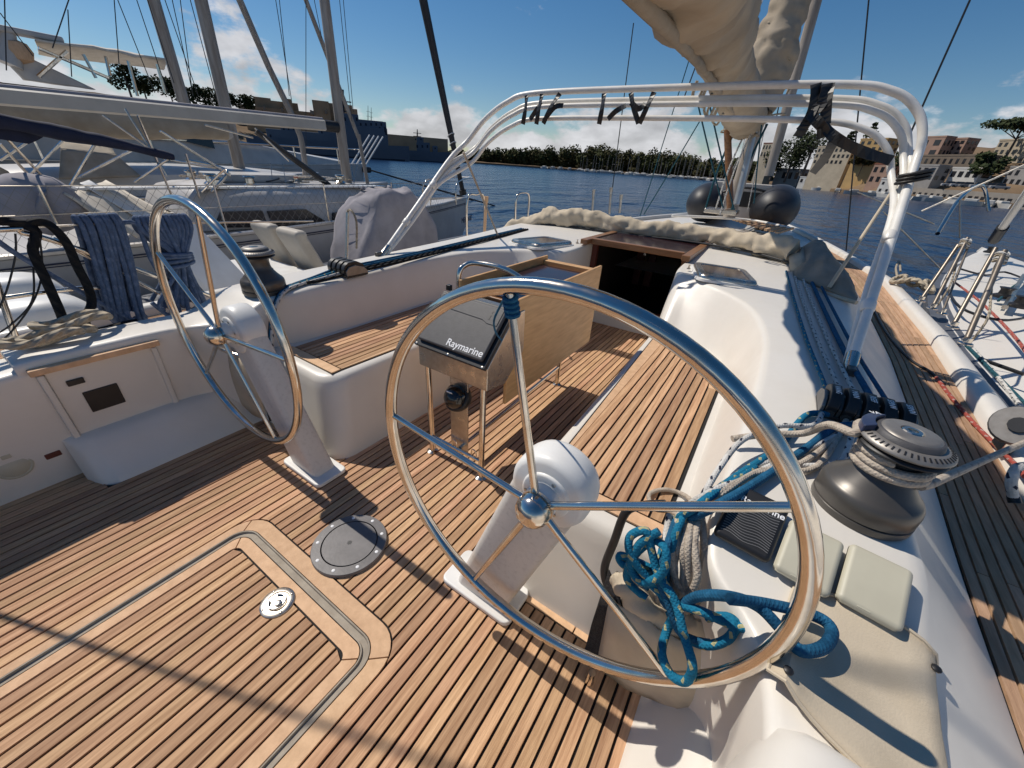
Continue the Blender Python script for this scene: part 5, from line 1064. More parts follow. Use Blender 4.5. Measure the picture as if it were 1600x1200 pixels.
# ---- tender (RIB) between the yachts
rb = thing('rib_tender', 'grey rigid inflatable tender with cloth covered console lying alongside', 'tender', (-3.75, 3, WZ))
cxr = -3.75
P = [V(cxr-.95, -.8, -.33), V(cxr-.98, 2, -.32), V(cxr-.95, 4.8, -.28), V(cxr-.72, 6.6, -.15), V(cxr, 7.9, .0), V(cxr+.72, 6.6, -.15), V(cxr+.95, 4.8, -.28), V(cxr+.98, 2, -.32), V(cxr+.95, -.8, -.33)]
b = MB(); b.tube(P, .29, 20, k=8); b.build('tube', 'rubber_grey', rb)
b = MB(); b.loft([[V(cxr-.8*w, y, -.45), V(cxr-.5*w, y, -.8), V(cxr, y, -1.1), V(cxr+.5*w, y, -.8), V(cxr+.8*w, y, -.45)] for y, w in ((-.8, 1), (4.5, 1), (6.6, .7), (7.7, .1))]); b.build('hull', 'hull_white', rb)
b = MB(); b.loft([[V(cxr-.75*w, y, -.4), V(cxr+.75*w, y, -.4)] for y, w in ((-.8, 1), (4.8, 1), (6.6, .6), (7.6, .1))]); b.build('floor', 'hull_white', rb)
G = []
OUT = [(-.42, .55, -.4, -.75), (-.46, .60, .1, -.72), (-.42, .52, .55, -.60), (-.34, .36, .88, -.42), (-.26, .20, 1.07, -.24), (-.2, .12, 1.12, -.15)]
for hw_, fw_, z, aft in OUT:
    row = []
    for a in np.linspace(0, 2*math.pi, 28, endpoint=False):
        c_, s_ = math.cos(a), math.sin(a); e = .36
        row.append(V(cxr+(.46 if z < .2 else -hw_)*math.copysign(abs(c_)**e, c_)*1.0, 4.0+(math.copysign(abs(s_)**e, s_)*(fw_+.25 if s_ > 0 else -aft)), z))
    G.append(row)
b = MB(); b.loft(dense(G, 4), closed=True, caps=True); o = b.build('console_cover', 'grey_cloth', rb); wrinkle(o, .09, 4.0, 3, (1, 1, .22))
b = MB(); G = [[V(cxr+.45*math.cos(a), 5.05+.65*math.sin(a), -.4) for a in np.linspace(0, 6.28, 20, endpoint=False)], [V(cxr+.42*math.cos(a), 5.0+.6*math.sin(a), .0) for a in np.linspace(0, 6.28, 20, endpoint=False)], [V(cxr+.25*math.cos(a), 4.8+.35*math.sin(a), .30) for a in np.linspace(0, 6.28, 20, endpoint=False)]]
b.loft(dense(G, 3), closed=True, caps=True); o = b.build('bow_locker_cover', 'grey_cloth', rb); wrinkle(o, .05, 3, 2)
for x in (-3.35, -3.9):
    b = MB(); b.loft([[V(x-.22, y, z), V(x+.22, y, z), V(x+.22, y+.14, z), V(x-.22, y+.14, z)] for y, z in ((2.55, .25), (2.45, .5), (2.36, .70), (2.36, .78))], closed=True, caps=True, smooth=False); b.build('seat_back', 'cream_vinyl', rb, bevel=.05, seg=3)
b = MB(); b.b6(-4.15, -3.05, 1.75, 2.5, -.4, .28); b.build('seat_box', 'cream_vinyl', rb, bevel=.03)
b = MB(); b.b6(-4.12, -3.08, 1.72, 2.42, .285, .37); b.build('seat_cushion', 'white_paint', rb, bevel=.03)
b = MB(); b.b6(-4.6, -2.95, .9, 1.1, -.4, .1); b.build('stern_bench', 'hull_white', rb, bevel=.04)
# outboard engines with white cowls
for i, x in enumerate((-2.95, -3.75)):
    og = thing('outboard_engine', 'white cowled outboard engine at the left edge, the %s one' % ('nearer' if i == 0 else 'farther'), 'outboard engine', (x, .2, -.4), 'outboard engines of the tender')
    b = MB(); G = []
    for z, hw_, y0, y1 in ((-.15, .20, -.22, .45), (.0, .24, -.32, .55), (.22, .25, -.36, .62), (.40, .24, -.32, .62), (.53, .19, -.2, .52), (.57, .08, 0, .3)):
        G.append([V(x+hw_*math.copysign(abs(math.cos(a))**.6, math.cos(a)), (y0+y1)/2+(y1-y0)/2*math.copysign(abs(math.sin(a))**.6, math.sin(a)), z+.10*(math.sin(a))*0) for a in np.linspace(0, 6.28, 28, endpoint=False)])
    b.loft(dense(G, 4), closed=True, caps=True); b.build('cowl', 'white_paint', og)
    b = MB(); b.loft([[V(x+(h)*math.copysign(abs(math.cos(a))**.6, math.cos(a)), .13+.49*math.copysign(abs(math.sin(a))**.6, math.sin(a)), z) for a in np.linspace(0, 6.28, 28, endpoint=False)] for h, z in ((.255, .335), (.256, .37))], closed=True); b.build('cowl_band', 'anod_light', og)
    b = MB(); b.b6(x-.1, x+.1, -.15, .35, -1.2, -.15); b.build('leg', 'rubber_grey', og, bevel=.04)
# boarding plank leaning beside the far winch
t = thing('boarding_plank', 'pale boarding plank with dark edge leaning behind the far steering wheel', 'plank', at(360, 460, x=-2.5))
P = [at(238, 352, x=-2.75), at(305, 348, x=-2.9), at(398, 446, x=-2.6), at(335, 464, x=-2.45)]
b = MB(); b.ext(P, (.0, -.02, -.04)); b.build('board', 'white_paint', t, bevel=.006)
b = MB(); b.ext([lerp(P[0], P[3], .0)+V(0, 0, -.05), P[3]+V(0, 0, -.05), P[3]+V(0, 0, -.16), P[0]+V(0, 0, -.16)], (-.03, .02, 0)); b.build('edge_beam', 'anod', t)
# ---- yacht B
yB = thing('sailing_yacht', 'second sailing yacht with cream sail cover and cream spray tent farther left', 'yacht', (-11, 3, WZ), 'yachts moored on the left')
hull(yB, -11.2, 1.7, -5, 10.5, .45, .2)
b = MB(); b.loft(dense([[V(-11.2+sx*w*k, y, zz) for sx, k, zz in ((1, 1.06, .5), (1, 1, z-.1), (1, .8, z), (1, 0, z+.06), (-1, .8, z), (-1, 1, z-.1), (-1, 1.06, .5))] for y, w, z in ((1.5, 1.1, .9), (4, 1.15, 1.0), (6.5, 1, .92), (8, .6, .6))], 3)); b.build('cabin', 'hull_white', yB)
spar(yB, 'mast', at(381, 292, x=-11), at(307, -30, x=-11), .13, .13, 'mast_alu')
blob_tube('sail_cover', 'sailcover', [at(-20, 167, x=-11), at(100, 182, x=-11), at(220, 193, x=-11), at(350, 203, x=-11)], [.34, .32, .30, .20], .05, 1.2, yB, seed=5, ax=(1, .4, 1))
spar(yB, 'boom', at(360, 210, x=-11), at(-20, 180, x=-11.1), .14, .14, 'hull_white')
sheet(yB, 'spray_tent_top', 'canvas', (at(92, 222, x=-10.2), at(175, 230, x=-10.2), at(180, 240, x=-10.0), at(95, 232, x=-10.0)), amp=.02)
sheet(yB, 'spray_tent_front', 'canvas_dark', (at(95, 232, x=-10.0), at(180, 240, x=-10.0), at(222, 276, x=-9.8), at(92, 280, x=-9.8)), amp=.02)
ln(yB, 'furled_headsail', [at(368, -15, x=-11.0), at(420, 105, x=-11), at(470, 215, x=-10.8), at(478, 300, x=-10.8)], .075, 'mast_alu', 3)
# ---- yacht C, only its mast and coachroof show
yC = thing('sailing_yacht', 'third sailing yacht behind, leftmost of the three bare masts', 'yacht', (-15.3, 3, WZ), 'yachts moored on the left')
hull(yC, -15.3, 1.7, -4, 10.5, .5, .2)
spar(yC, 'mast', at(296, 190, x=-15), at(231, -30, x=-15), .15, .15, 'mast_alu')
# ---- motor yacht
my = thing('motor_yacht', 'white motor yacht with flybridge awning and bow rail behind the sailing yachts', 'motor yacht', (-20, 6, WZ))
sM = hull(my, -20.4, 2.5, -9, 16.6, .72, .22, stripe=False, flare=.25)
b = MB(); b.loft(dense([[V(-20.4+sx*w*k, y, zz) for sx, k, zz in ((1, 1.0, .7), (1, .95, z-.45), (1, .8, z), (1, 0, z+.1), (-1, .8, z), (-1, .95, z-.45), (-1, 1.0, .7))] for y, w, z in ((-8, 2.2, 2.5), (4.5, 2.25, 2.5), (6.5, 2.2, 2.35), (9.2, 2.0, 1.72), (12, 1.4, 1.35), (15, .6, 1.05))], 3)); b.build('superstructure', 'hull_white', my)
b = MB(); b.loft(dense([[V(-20.4+w*1.0, y, z-.62), V(-20.4+w*.985, y, z-.30)] for y, w, z in ((-6, 2.2, 2.4), (2, 2.25, 2.4), (6, 2.2, 2.3), (8.2, 2.12, 1.95))], 3)); b.build('side_window', 'window_dark', my)
b = MB(); b.loft(dense([[V(-20.4+sx*w, y, zz) for sx, zz in ((1, 2.4), (1, 3.0), (-1, 3.0), (-1, 2.4))] for y, w in ((-8, 2.0), (1, 1.9), (3.2, 1.4))], 2)); b.build('flybridge', 'hull_white', my)
aw = [at(54, 60, x=-18.6), at(262, 92, x=-18.6), at(255, 106, x=-20.8), at(60, 84, x=-20.8)]
sheet(my, 'awning', 'canvas_bright', aw, amp=.05, sag=-.2, th=.06)
for p, q in (((60, 75), (170, 122)), ((130, 85), (150, 122)), ((200, 95), (215, 150)), ((245, 100), (258, 145)), ((165, 88), (172, 118)), ((105, 80), (60, 120))): ln(my, 'awning_pole', [at(*p, x=-18.8), at(*q, x=-18.8)], .05, 'steel')
sheet(my, 'radar_arch', 'hull_white', (at(12, 95, x=-19), at(50, 92, x=-19), at(150, 140, x=-19), at(40, 125, x=-19)), amp=.01, th=.3)
b = MB(); b.box(at(12, 47, x=-19), (.4, 2.2, .16)); b.build('radar_bar', 'hull_white', my, bevel=.05)
spar(my, 'radar_mast', at(12, 100, x=-19), at(12, 48, x=-19), .3, .15, 'hull_white')
b = MB(); b.lathe([(.001, -.3), (.25, -.2), (.32, 0), (.25, .2), (.001, .3)], at(28, 80, x=-19), (0, 0, 1), 14); b.build('dome', 'teak_light', my)
P = [r[7]+V(-.12, 0, .75) for r in sM[10:]]; ln(my, 'bow_rail', P, .04, 'steel', 0)
for r in sM[10::3]: ln(my, 'rail_post', [r[7]+V(-.08, 0, 0), r[7]+V(-.12, 0, .75)], .03, 'steel')
for k in range(4): ln(my, 'pulpit_bar', [sM[-1][7]+V(.05-.1*k, -.8+.4*k, -.05), sM[-1][7]+V(.3-.1*k, .5+.4*k, 1.5)], .045, 'white_paint')
b = MB(); b.box(sM[-1][7]+V(0, .2, -.25), (.5, .5, .3)); b.build('anchor', 'black', my, bevel=.08)
ln(my, 'mooring_line', [sM[-1][7]+V(0, .2, -.2), V(-18, 24, WZ)], .04, 'black'); ln(my, 'mooring_line', [sM[-1][7]+V(0, .2, -.2), V(-15, 22.5, WZ)], .04, 'black')
# stays of the left hand yachts against the sky
for i, (p, q, x) in enumerate((((109, -5), (82, 75), -13), ((106, 15), (112, 120), -13), ((178, -5), (186, 100), -13), ((182, -5), (242, 145), -13), ((212, -5), (262, 145), -12), ((229, -5), (272, 130), -12), ((256, -5), (310, 150), -11.5), ((268, -5), (302, 150), -11.5), ((281, -5), (300, 140), -11.5), ((296, -5), (340, 160), -11.5), ((430, -5), (456, 160), -9), ((436, -5), (452, 150), -9), ((478, -5), (478, 240), -9), ((490, -5), (503, 60), -8), ((512, -5), (532, 160), -8), ((530, -5), (550, 190), -8), ((536, -5), (552, 175), -8), ((7, -5), (10, 110), -12), ((0, 20), (52, 88), -12), ((476, -5), (560, 215), -9.5), ((560, 210), (575, 290), -9.5))):
    b = MB(); th = .05 if i >= 19 else .008*abs(x)/10; b.tube([at(*p, x=x), at(*q, x=x)], th, 6); tag(b.build('stay', 'mast_alu' if i >= 19 else 'black'), 'thin rigging wire of the yachts moored on the left' if i < 19 else ('pale slanting pole crossing behind the nearest left mast' if i == 19 else 'short pale pole below the crossing pole by the nearest left mast'), 'rigging', 'stays of the yachts on the left' if i < 19 else 'slanting poles on the left')
# ---- boat on the right
yR = thing('racing_yacht', 'white decked racing yacht lying close along the right side', 'yacht', (5.4, 6, WZ))
secs = []; dk = []
for y, xn, xf in ((-3, 2.82, 7.6), (0, 2.80, 7.9), (3.3, 2.80, 8.0), (6, 2.92, 7.9), (9, 3.45, 7.4), (12, 4.3, 6.6), (14.5, 5.15, 5.9), (15.3, 5.5, 5.6)):
    secs.append([V(xn+.15, y, WZ-.2), V(xn, y, -.1), V(xn, y, .26), V(xn+.10, y, .30), V((xn+xf)/2, y, .42), V(xf-.1, y, .30), V(xf, y, .26), V(xf-.1, y, WZ-.2)])
b = MB(); b.loft(dense(secs, 3)); b.build('hull', 'gelcoat', yR)
b = MB(); b.loft(dense([[s_[2]+V(-.03, 0, -.09), s_[2]+V(-.03, 0, .02), s_[2]+V(.16, 0, .048), s_[2]+V(.16, 0, .0)] for s_ in secs], 3)); b.build('rubbing_strip', 'rubber_grey', yR)
b = MB(); b.loft(dense([[V(5.4+sx*w, y, zz) for sx, zz in ((-1, .36), (-.9, z), (0, z+.08), (.9, z), (1, .36))] for y, w, z in ((-3, 1.1, .7), (3, 1.2, .78), (7, .9, .66), (9.5, .3, .46))], 3)); b.build('cabin', 'gelcoat', yR)
fs = at(1553, 375, y=12.5); ft = at(1640, 250, y=10.5); b = MB(); b.tube([fs, lerp(fs, ft, .2)], .09, 10); b.build('furler_drum', 'black', yR)
b = MB(); b.tube([lerp(fs, ft, .2), ft, ft+(ft-fs)*3], .06, 10); b.build('furled_headsail', 'gelcoat', yR)
b = MB(); b.tube([at(1465, 365, y=9.5), at(1500, 310, y=11), at(1535, 290, y=12.5), at(1545, 330, y=12.5)], .03, 8, k=4); b.build('pulpit', 'steel', yR)
for p, q in (((1500, 312), (1500, 372)), ((1600, 258), (1440, 330)), ((1380, 330), (1470, 420)), ((1340, 300), (1460, 350))): ln(yR, 'rail_wire', [at(*p, y=9.5), at(*q, y=9.5)], .012, 'steel_dull')
for a, m in (([(1490, 440), (1530, 470), (1580, 520), (1610, 560)], 'rope_red'), ([(1500, 420), (1540, 430), (1570, 425), (1610, 440)], 'black'), ([(1480, 450), (1500, 480), (1560, 500), (1610, 495)], 'black'), ([(1510, 540), (1550, 580), (1610, 640)], 'rope_teal'), ([(1520, 545), (1560, 590), (1610, 655)], 'rope_white'), ([(1530, 560), (1600, 585)], 'black'), ([(1560, 470), (1580, 450), (1610, 430)], 'rope_teal')):
    ln(yR, 'deck_line', [at(px, py, z=.44) for px, py in a], .014, m, 4)
for px, py in ((1565, 465), (1590, 480), (1545, 395)):
    c = at(px, py, z=.42); b = MB(); b.lathe([(.10, 0), (.10, .03), (.06, .05), (.055, .10), (.08, .13), (.0003, .14)], c, (0, 0, 1), 14); b.build('deck_block', 'black', yR)
ln(yR, 'deck_post', [at(1570, 480, z=.42), at(1600, 430, x=4.6)], .03, 'steel_dull')
# ================================================================== far shore
def fmat(name, c, v=.82, sc=.4): mat(name, c, tuple(k*v for k in c), rough=.9, scale=sc, spec=.1, detail=6)
fmat('land_green', (.075, .075, .04), .6, .08); fmat('land_brown', (.21, .145, .09), .65, .06); fmat('quay_stone', (.30, .27, .235)); fmat('wall_ochre', (.50, .33, .15)); fmat('wall_pink', (.38, .25, .19)); fmat('wall_cream', (.50, .42, .31)); fmat('wall_white', (.60, .58, .54)); fmat('wall_brown', (.20, .16, .125)); fmat('wall_grey', (.33, .31, .29)); fmat('fort_stone', (.36, .255, .16), .75, .12); fmat('roof_red', (.25, .10, .065)); fmat('ship_grey', (.115, .14, .175), .85, .1); fmat('ship_dark', (.03, .036, .05))
mat('leaf_far', (.040, .052, .018), (.075, .075, .025), rough=.8, scale=.25, spec=.15, detail=5); mat('leaf_dark', (.022, .034, .014), (.045, .055, .02), rough=.8, scale=.3, spec=.15); mat('leaf_olive', (.075, .062, .022), (.045, .045, .018), rough=.8, scale=.3, spec=.15); mat('bark', (.11, .08, .06), rough=.9, scale=2); mat('car_paint', (.35, .34, .33), (.15, .15, .16), rough=.3, scale=.2, rnd=.5)
CX, CY = CAMP[0], CAMP[1]
def pol(az, d, z): a = math.radians(az); return V(CX+d*math.sin(a), CY+d*math.cos(a), z)
def az_of(px, py=270): v = at(px, py, d=100); return math.degrees(math.atan2(v.x-CX, v.y-CY))
shore = pw([(-95, 250), (-62, 250), (-50, 262), (-46, 330), (-42, 440), (-30, 440), (-12, 410), (-2, 330), (3, 255), (8, 205), (14, 185), (26, 170), (45, 165)])
hillh = pw([(-95, 22), (-70, 20), (-60, 13), (-52, 6), (-47, 2), (-40, 1), (-8, 1), (-3, 4), (2, 11), (8, 19), (16, 22), (45, 22)])
b = MB(); rows = []
for az in np.linspace(-95, 45, 141):
    s_ = shore(az); h = hillh(az); rows.append([pol(az, s_+dd, WZ+zz) for dd, zz in ((-.2, -1), (0, 1.2), (8, 1.7), (14, 1.9+h*.12), (34, 1.5+h*.45), (62, 1.5+h*.8+1.2*math.sin(az*1.7)), (110, 1.5+h+1.0*math.sin(az*.9)), (900, 1.5+h*.6))])
b.loft(rows); tag(b.build('far_shore', 'land_brown'), kind='structure')
def leaves(b, c, rx, rz, n, size, rnd=random, flatb=.0):
    for _ in range(n):
        while True:
            p = V(rnd.uniform(-1, 1), rnd.uniform(-1, 1), rnd.uniform(-1, 1))
            if .25 < p.length < 1: break
        q = c+V(p.x*rx, p.y*rx, p.z*rz); s = size*rnd.uniform(.6, 1.4)
        u = V(rnd.uniform(-1, 1), rnd.uniform(-1, 1), rnd.uniform(-.6, .6)).normalized(); w = u.orthogonal().normalized(); w = (w+V(0, 0, .4)*rnd.uniform(-1, 1)).normalized()
        b.add([q-u*s-w*s*.6, q+u*s-w*s*.5, q+u*s*.7+w*s*.7, q-u*s*.8+w*s*.6], [(0, 1, 2, 3)])
# woodland along the far bank, one mass
b = MB(); b2 = MB()
rd = random.Random(4)
for i in range(150):
    az = lerp(-43, -3.5, i/149)+rd.uniform(-.3, .3); h = float(np.interp(az, [-43, -40, -36, -30, -22, -20, -14, -8, -3], [10, 12, 15, 20, 25, 20, 23, 17, 14]))*rd.uniform(.62, 1.02); d = shore(az)+rd.uniform(12, 40); base = pol(az, d, WZ+1.5)
    for k in range(rd.choice((2, 3, 3))):
        (b if rd.random() < .6 else b2).__class__
        leaves(b if rd.random() < .6 else b2, base+V(rd.uniform(-4, 4), rd.uniform(-3, 3), h*rd.uniform(.35, .72)), rd.uniform(4, 6.5), h*.33, 120, .85, rd)
    leaves(b2, base+V(0, 0, 2.5), 6, 3, 90, .9, rd)
tag(b.build('woodland', 'leaf_far', fix=False), 'dark green wood along the far bank across the water', 'wood', kind='stuff'); tag(b2.build('undergrowth', 'leaf_olive', fix=False), 'olive bushes and shaded lower growth along the far bank', 'bushes', kind='stuff')
def tree(px, pyb, d, h, r, label, m='leaf_dark', pine=False, n=700, conifer=False):
    base = at(px, pyb, d=d); t = thing('pine_tree' if pine or conifer else 'tree', label, 'tree', base, 'trees on the shore')
    b = MB(); top = base+V(0, 0, h*(.78 if pine else .6)); b.tube([base-V(0, 0, 3), lerp(base, top, .5)+V(.2, 0, 0), top], [.45*h/14, .2*h/14], 7, k=3)
    for q in range(5): a = q*1.26; b.tube([lerp(base, top, .75), top+V(math.cos(a)*r*.55, math.sin(a)*r*.55, h*.06)], [.16*h/14, .06], 5)
    b.build('trunk', 'bark', t); rd_ = random.Random(int(px)); b = MB()
    if pine:
        for k in range(9): a = k*.7; rr = r*.62*(k % 3)/2; leaves(b, top+V(math.cos(a)*rr, math.sin(a)*rr, h*.10+rd_.uniform(-.4, .6)-rr*.1), r*.45, h*.10, n//9, .45, rd_)
    elif conifer:
        for k in range(7): leaves(b, base+V(rd_.uniform(-.6, .6), rd_.uniform(-.6, .6), h*(.4+.09*k)), r*(1-.11*k)*rd_.uniform(.6, 1), h*.035, 60, .5, rd_)
    else:
        for k in range(9): leaves(b, base+V(rd_.uniform(-.6, .6)*r, rd_.uniform(-.6, .6)*r, h*rd_.uniform(.28, .78)), r*rd_.uniform(.4, .6), h*.2, n//9, .5, rd_)
    b.build('crown', m, t, fix=False); return t
# ---- buildings on the right bank
def bld(px0, pxm, px1, pyt, pyb, d, m, label, rows=3, cl=4, cd=3, roof=None, name='house', win=(.5, .55), yaw=35, group='buildings on the right bank', flat=.5, sink=24):
    Pm = at(pxm, pyb, d=d); zt = at(pxm, pyt, d=d).z; az = math.atan2(Pm.x-CX, Pm.y-CY); r = V(math.sin(az), math.cos(az), 0); q = V(math.cos(az), -math.sin(az), 0)
    ya = math.radians(yaw); Ld = -q*math.cos(ya)+r*math.sin(ya); Dd = q*math.sin(ya)+r*math.cos(ya)
    hw = lambda a, c_: (at(a, pyb, d=d)-at(c_, pyb, d=d)).length
    wl = hw(px0, pxm)/max(math.cos(ya), .3); wd = max(hw(pxm, px1)/max(math.sin(ya), .35), 5.0); H = zt-Pm.z
    t = thing(name, label, 'building', Pm, group); P = [Pm, Pm+Ld*wl, Pm+Ld*wl+Dd*wd, Pm+Dd*wd]
    b = MB(); b.ext([p-V(0, 0, sink) for p in P], V(0, 0, H+sink)); b.build('wall', m, t)
    c_ = sum(P, V(0, 0, 0))/4; b = MB(); b.ext([c_+(p-c_)*1.03+V(0, 0, H) for p in P], V(0, 0, flat)); b.build('roof', roof or m, t)
    for o_, dr, w, nr, cols in ((Pm, Ld, wl, -Dd, cl), (Pm, Dd, wd, -Ld, cd)):
        for i in range(rows):
            for j in range(cols):
                if random.random() < .06: continue
                ww = w/cols; hh = H/rows; c0 = o_+dr*(ww*(j+.5))+V(0, 0, hh*(i+.48)); a_ = dr*(ww*win[0]*.5); u_ = V(0, 0, hh*win[1]*.5)
                b = MB(); b.ext([c0-a_-u_+nr*.06, c0+a_-u_+nr*.06, c0+a_+u_+nr*.06, c0-a_+u_+nr*.06], -nr*.4); b.build('window', 'window_dark', t)
    return t
bld(1186, 1204, 1216, 224, 246, 300, 'wall_cream', 'pale house with a red roof half behind trees left of the pole', 2, 4, 2, 'roof_red')
bld(1266, 1322, 1334, 229, 258, 255, 'wall_cream', 'long cream house with rows of windows between the dark trees and the ochre house', 3, 8, 2)
bld(1328, 1370, 1392, 217, 256, 245, 'wall_ochre', 'tall ochre house standing behind the strap of the frame', 4, 4, 3)
bld(1424, 1462, 1476, 214, 246, 225, 'wall_pink', 'pinkish brown tower house with blank lit wall right of the frame', 2, 2, 3)
bld(1474, 1497, 1518, 217, 245, 228, 'wall_pink', 'narrower pinkish house next to the tower house', 3, 2, 3)
bld(1416, 1520, 1546, 243, 276, 212, 'wall_brown', 'long brown ruin with dark window holes below the tower houses', 2, 10, 3, win=(.4, .5))
bld(1534, 1590, 1625, 218, 266, 222, 'wall_cream', 'large cream house with shutters at the right edge behind the pine', 4, 6, 3)
bld(1478, 1526, 1534, 264, 281, 204, 'wall_white', 'low white house with big dark openings in front of the brown ruin', 1, 4, 1, win=(.6, .55))
bld(1420, 1455, 1476, 259, 283, 205, 'wall_grey', 'grey lean house left of the low white one', 2, 3, 2)
bld(1352, 1384, 1396, 257, 288, 228, 'wall_pink', 'small house with red roof under the ochre house', 2, 3, 2, 'roof_red')
bld(1206, 1246, 1258, 265, 284, 300, 'wall_grey', 'low grey shed by the water under the dark trees', 1, 4, 2)
bld(1246, 1270, 1286, 278, 288, 282, 'wall_white', 'white quay kiosk near the sheds', 1, 3, 2)
bld(1366, 1398, 1428, 281, 304, 205, 'wall_white', 'white boathouse on the quay crossed by the frame leg', 2, 3, 3, win=(.35, .4))
bld(1312, 1338, 1356, 276, 293, 252, 'wall_white', 'small white house by the quay left of the frame leg', 1, 3, 2)
bld(1560, 1602, 1640, 262, 292, 200, 'wall_grey', 'grey terrace house at the right edge above the quay', 2, 4, 3)
# quay wall with openings
qt = thing('quay_wall', 'long pale quay wall with dark openings along the right bank', 'quay', at(1500, 310, d=186))
pr = None
QP = [at(px, py, d=dd) for px, py, dd in ((1424, 302, 206), (1470, 306, 196), (1520, 310, 190), (1570, 314, 184), (1640, 319, 178))]
for A0, B0 in zip(QP[:-1], QP[1:]):
    hgt = 3.6; dr = (B0-A0); wd = dr.length; dr.normalize(); nr = V(dr.y, -dr.x, 0)
    if nr.dot(V(CX, CY, 0)-A0) < 0: nr = -nr
    a0 = V(A0.x, A0.y, WZ); b0 = V(B0.x, B0.y, WZ)
    b = MB(); b.ext([a0, b0, b0-nr*14, a0-nr*14], V(0, 0, hgt)); b.build('wall', 'quay_stone', qt)
    n_ = 5
    for j in range(n_):
        c0 = lerp(a0, b0, (j+.5)/n_)+V(0, 0, 1.6); b = MB(); b.ext([c0-dr*.55-V(0, 0, 1.0)+nr*.05, c0+dr*.55-V(0, 0, 1.0)+nr*.05, c0+dr*.55+V(0, 0, .7)+nr*.05, c0-dr*.55+V(0, 0, .7)+nr*.05], -nr*.4); b.build('opening', 'window_dark', qt)
# parked cars on the quay
for i, px in enumerate((1483, 1497, 1511, 1528, 1546, 1560)):
    p = at(px, 291+(px-1483)*.05, d=197-i*1.2); t = thing('parked_car', '%s parked car from the left on the quay' % ('first', 'second', 'third', 'fourth', 'fifth', 'sixth')[i], 'car', p, 'cars parked on the quay')
    b = MB(); b.loft(dense([[p+V(x, y, z) for y, z in ((-.85, 0), (-.85, .75), (.85, .75), (.85, 0))] for x in (-2.1, -1.9, 1.9, 2.1)], 1), closed=True, caps=True); b.build('body', 'car_paint', t, bevel=.15)
    b = MB(); b.loft([[p+V(x*k, y*k2, z) for x, y in ((-1.2, -.8), (1.1, -.8), (1.1, .8), (-1.2, .8))] for k, k2, z in ((1, 1, .74), (.72, .88, 1.4))], closed=True, caps=True, smooth=False); b.build('cabin', 'window_dark', t, bevel=.08)
    for x in (-1.3, 1.3):
        b = MB(); b.lathe([(.32, -.1), (.32, .1)], p+V(x, -.8, .1), (0, 1, 0), 10); b.build('wheel', 'black', t)
tree(1560, 262, 214, 13.5, 10.5, 'broad umbrella pine standing in front of the cream house', pine=True, n=1600)
for i, (px, pyb, d, h, r, lb) in enumerate(((1206, 272, 300, 18, 6, 'dark bushy tree beside the red roofed house'), (1228, 276, 296, 21, 8, 'large dark tree left of the strap end'), (1253, 274, 292, 25, 9, 'tallest dark tree rising behind the pole'), (1236, 272, 310, 24, 8, 'dark tree between the two largest ones'), (1196, 278, 305, 13, 6, 'low dark tree at the left end of the right bank'), (1405, 268, 216, 7, 4, 'small dark bush below the brown ruin'), (1535, 278, 206, 8, 4, 'dark shrub right of the low white house'), (1345, 264, 246, 6, 5, 'green shrub on the slope under the ochre house'), (1300, 290, 268, 6, 4, 'dark shrub at the water by the white kiosk'))):
    tree(px, pyb, d, h, r, lb, 'leaf_dark' if i != 7 else 'leaf_olive', n=900)
for px, pyb, d, h, lb in ((1308, 262, 262, 15, 'feathery araucaria left of the ochre house'), (1338, 258, 262, 17, 'feathery araucaria behind the ochre house')): tree(px, pyb, d, h, 4.5, lb, conifer=True)
# ---- marina boats along the wood
proto = thing('marina_boat', 'small white yacht in the row of masts moored before the far wood', 'yacht', (0, 0, 0), 'yachts moored along the far bank')
b = MB(); b.loft(dense([[V(-w, y, 1.0), V(-w*.7, y, -.2), V(w*.7, y, -.2), V(w, y, 1.0)] for y, w in ((-4.5, 1.2), (-1, 1.6), (3, 1.1), (5, .1))], 2)); b.add([V(-1.2, -4.5, 1), V(1.2, -4.5, 1), V(1.6, -1, 1), V(1.1, 3, 1), V(0, 5, 1), V(-1.1, 3, 1), V(-1.6, -1, 1)], [tuple(range(7))]); b.build('hull', 'wall_white', proto)
b = MB(); b.b6(-.9, .9, -2, 2, 1, 1.6); b.build('cabin', 'wall_white', proto, bevel=.2)
b = MB(); b.tube([V(0, .5, 1), V(0, .5, 13)], .09, 5); b.build('mast', 'wall_grey', proto)
rd = random.Random(11)
for i in range(58):
    px = lerp(905, 1150, i/57)+rd.uniform(-3, 3); az = az_of(px); d = shore(az)-rd.uniform(6, 30); c = proto if i == 0 else copy_tree(proto); c.location = pol(az, d, WZ); c.rotation_euler.z = rd.uniform(0, 6.28); s = rd.uniform(.75, 1.2); c.scale = (s, s, s)
mb = thing('motor_launch', 'small white launch tied to the far bank below the wood', 'launch', (0, 0, 0), 'launches along the far bank')
b = MB(); b.loft(dense([[V(-w, y, 1.1), V(-w*.7, y, -.2), V(w*.7, y, -.2), V(w, y, 1.1)] for y, w in ((-3, 1.1), (0, 1.3), (2.5, .8), (3.6, .1))], 2)); b.build('hull', 'wall_white', mb); b = MB(); b.b6(-.9, .9, -1.5, 1.2, .6, 1.7); b.build('cabin', 'wall_white', mb, bevel=.2)
for i in range(34):
    px = (lerp(850, 1130, i/21) if i < 22 else lerp(1290, 1600, (i-22)/11))+rd.uniform(-4, 4); az = az_of(px); d = shore(az)-rd.uniform(2, 8)-(0 if i < 22 else 4); c = mb if i == 0 else copy_tree(mb); c.location = pol(az, d, WZ); c.rotation_euler.z = rd.uniform(0, 6.28)
    if i >= 22: tag(c, 'small white launch moored along the right hand quay', 'launch', 'launches along the quay')
    c.scale = (1.0,)*3 if i >= 22 else (1.3,)*3
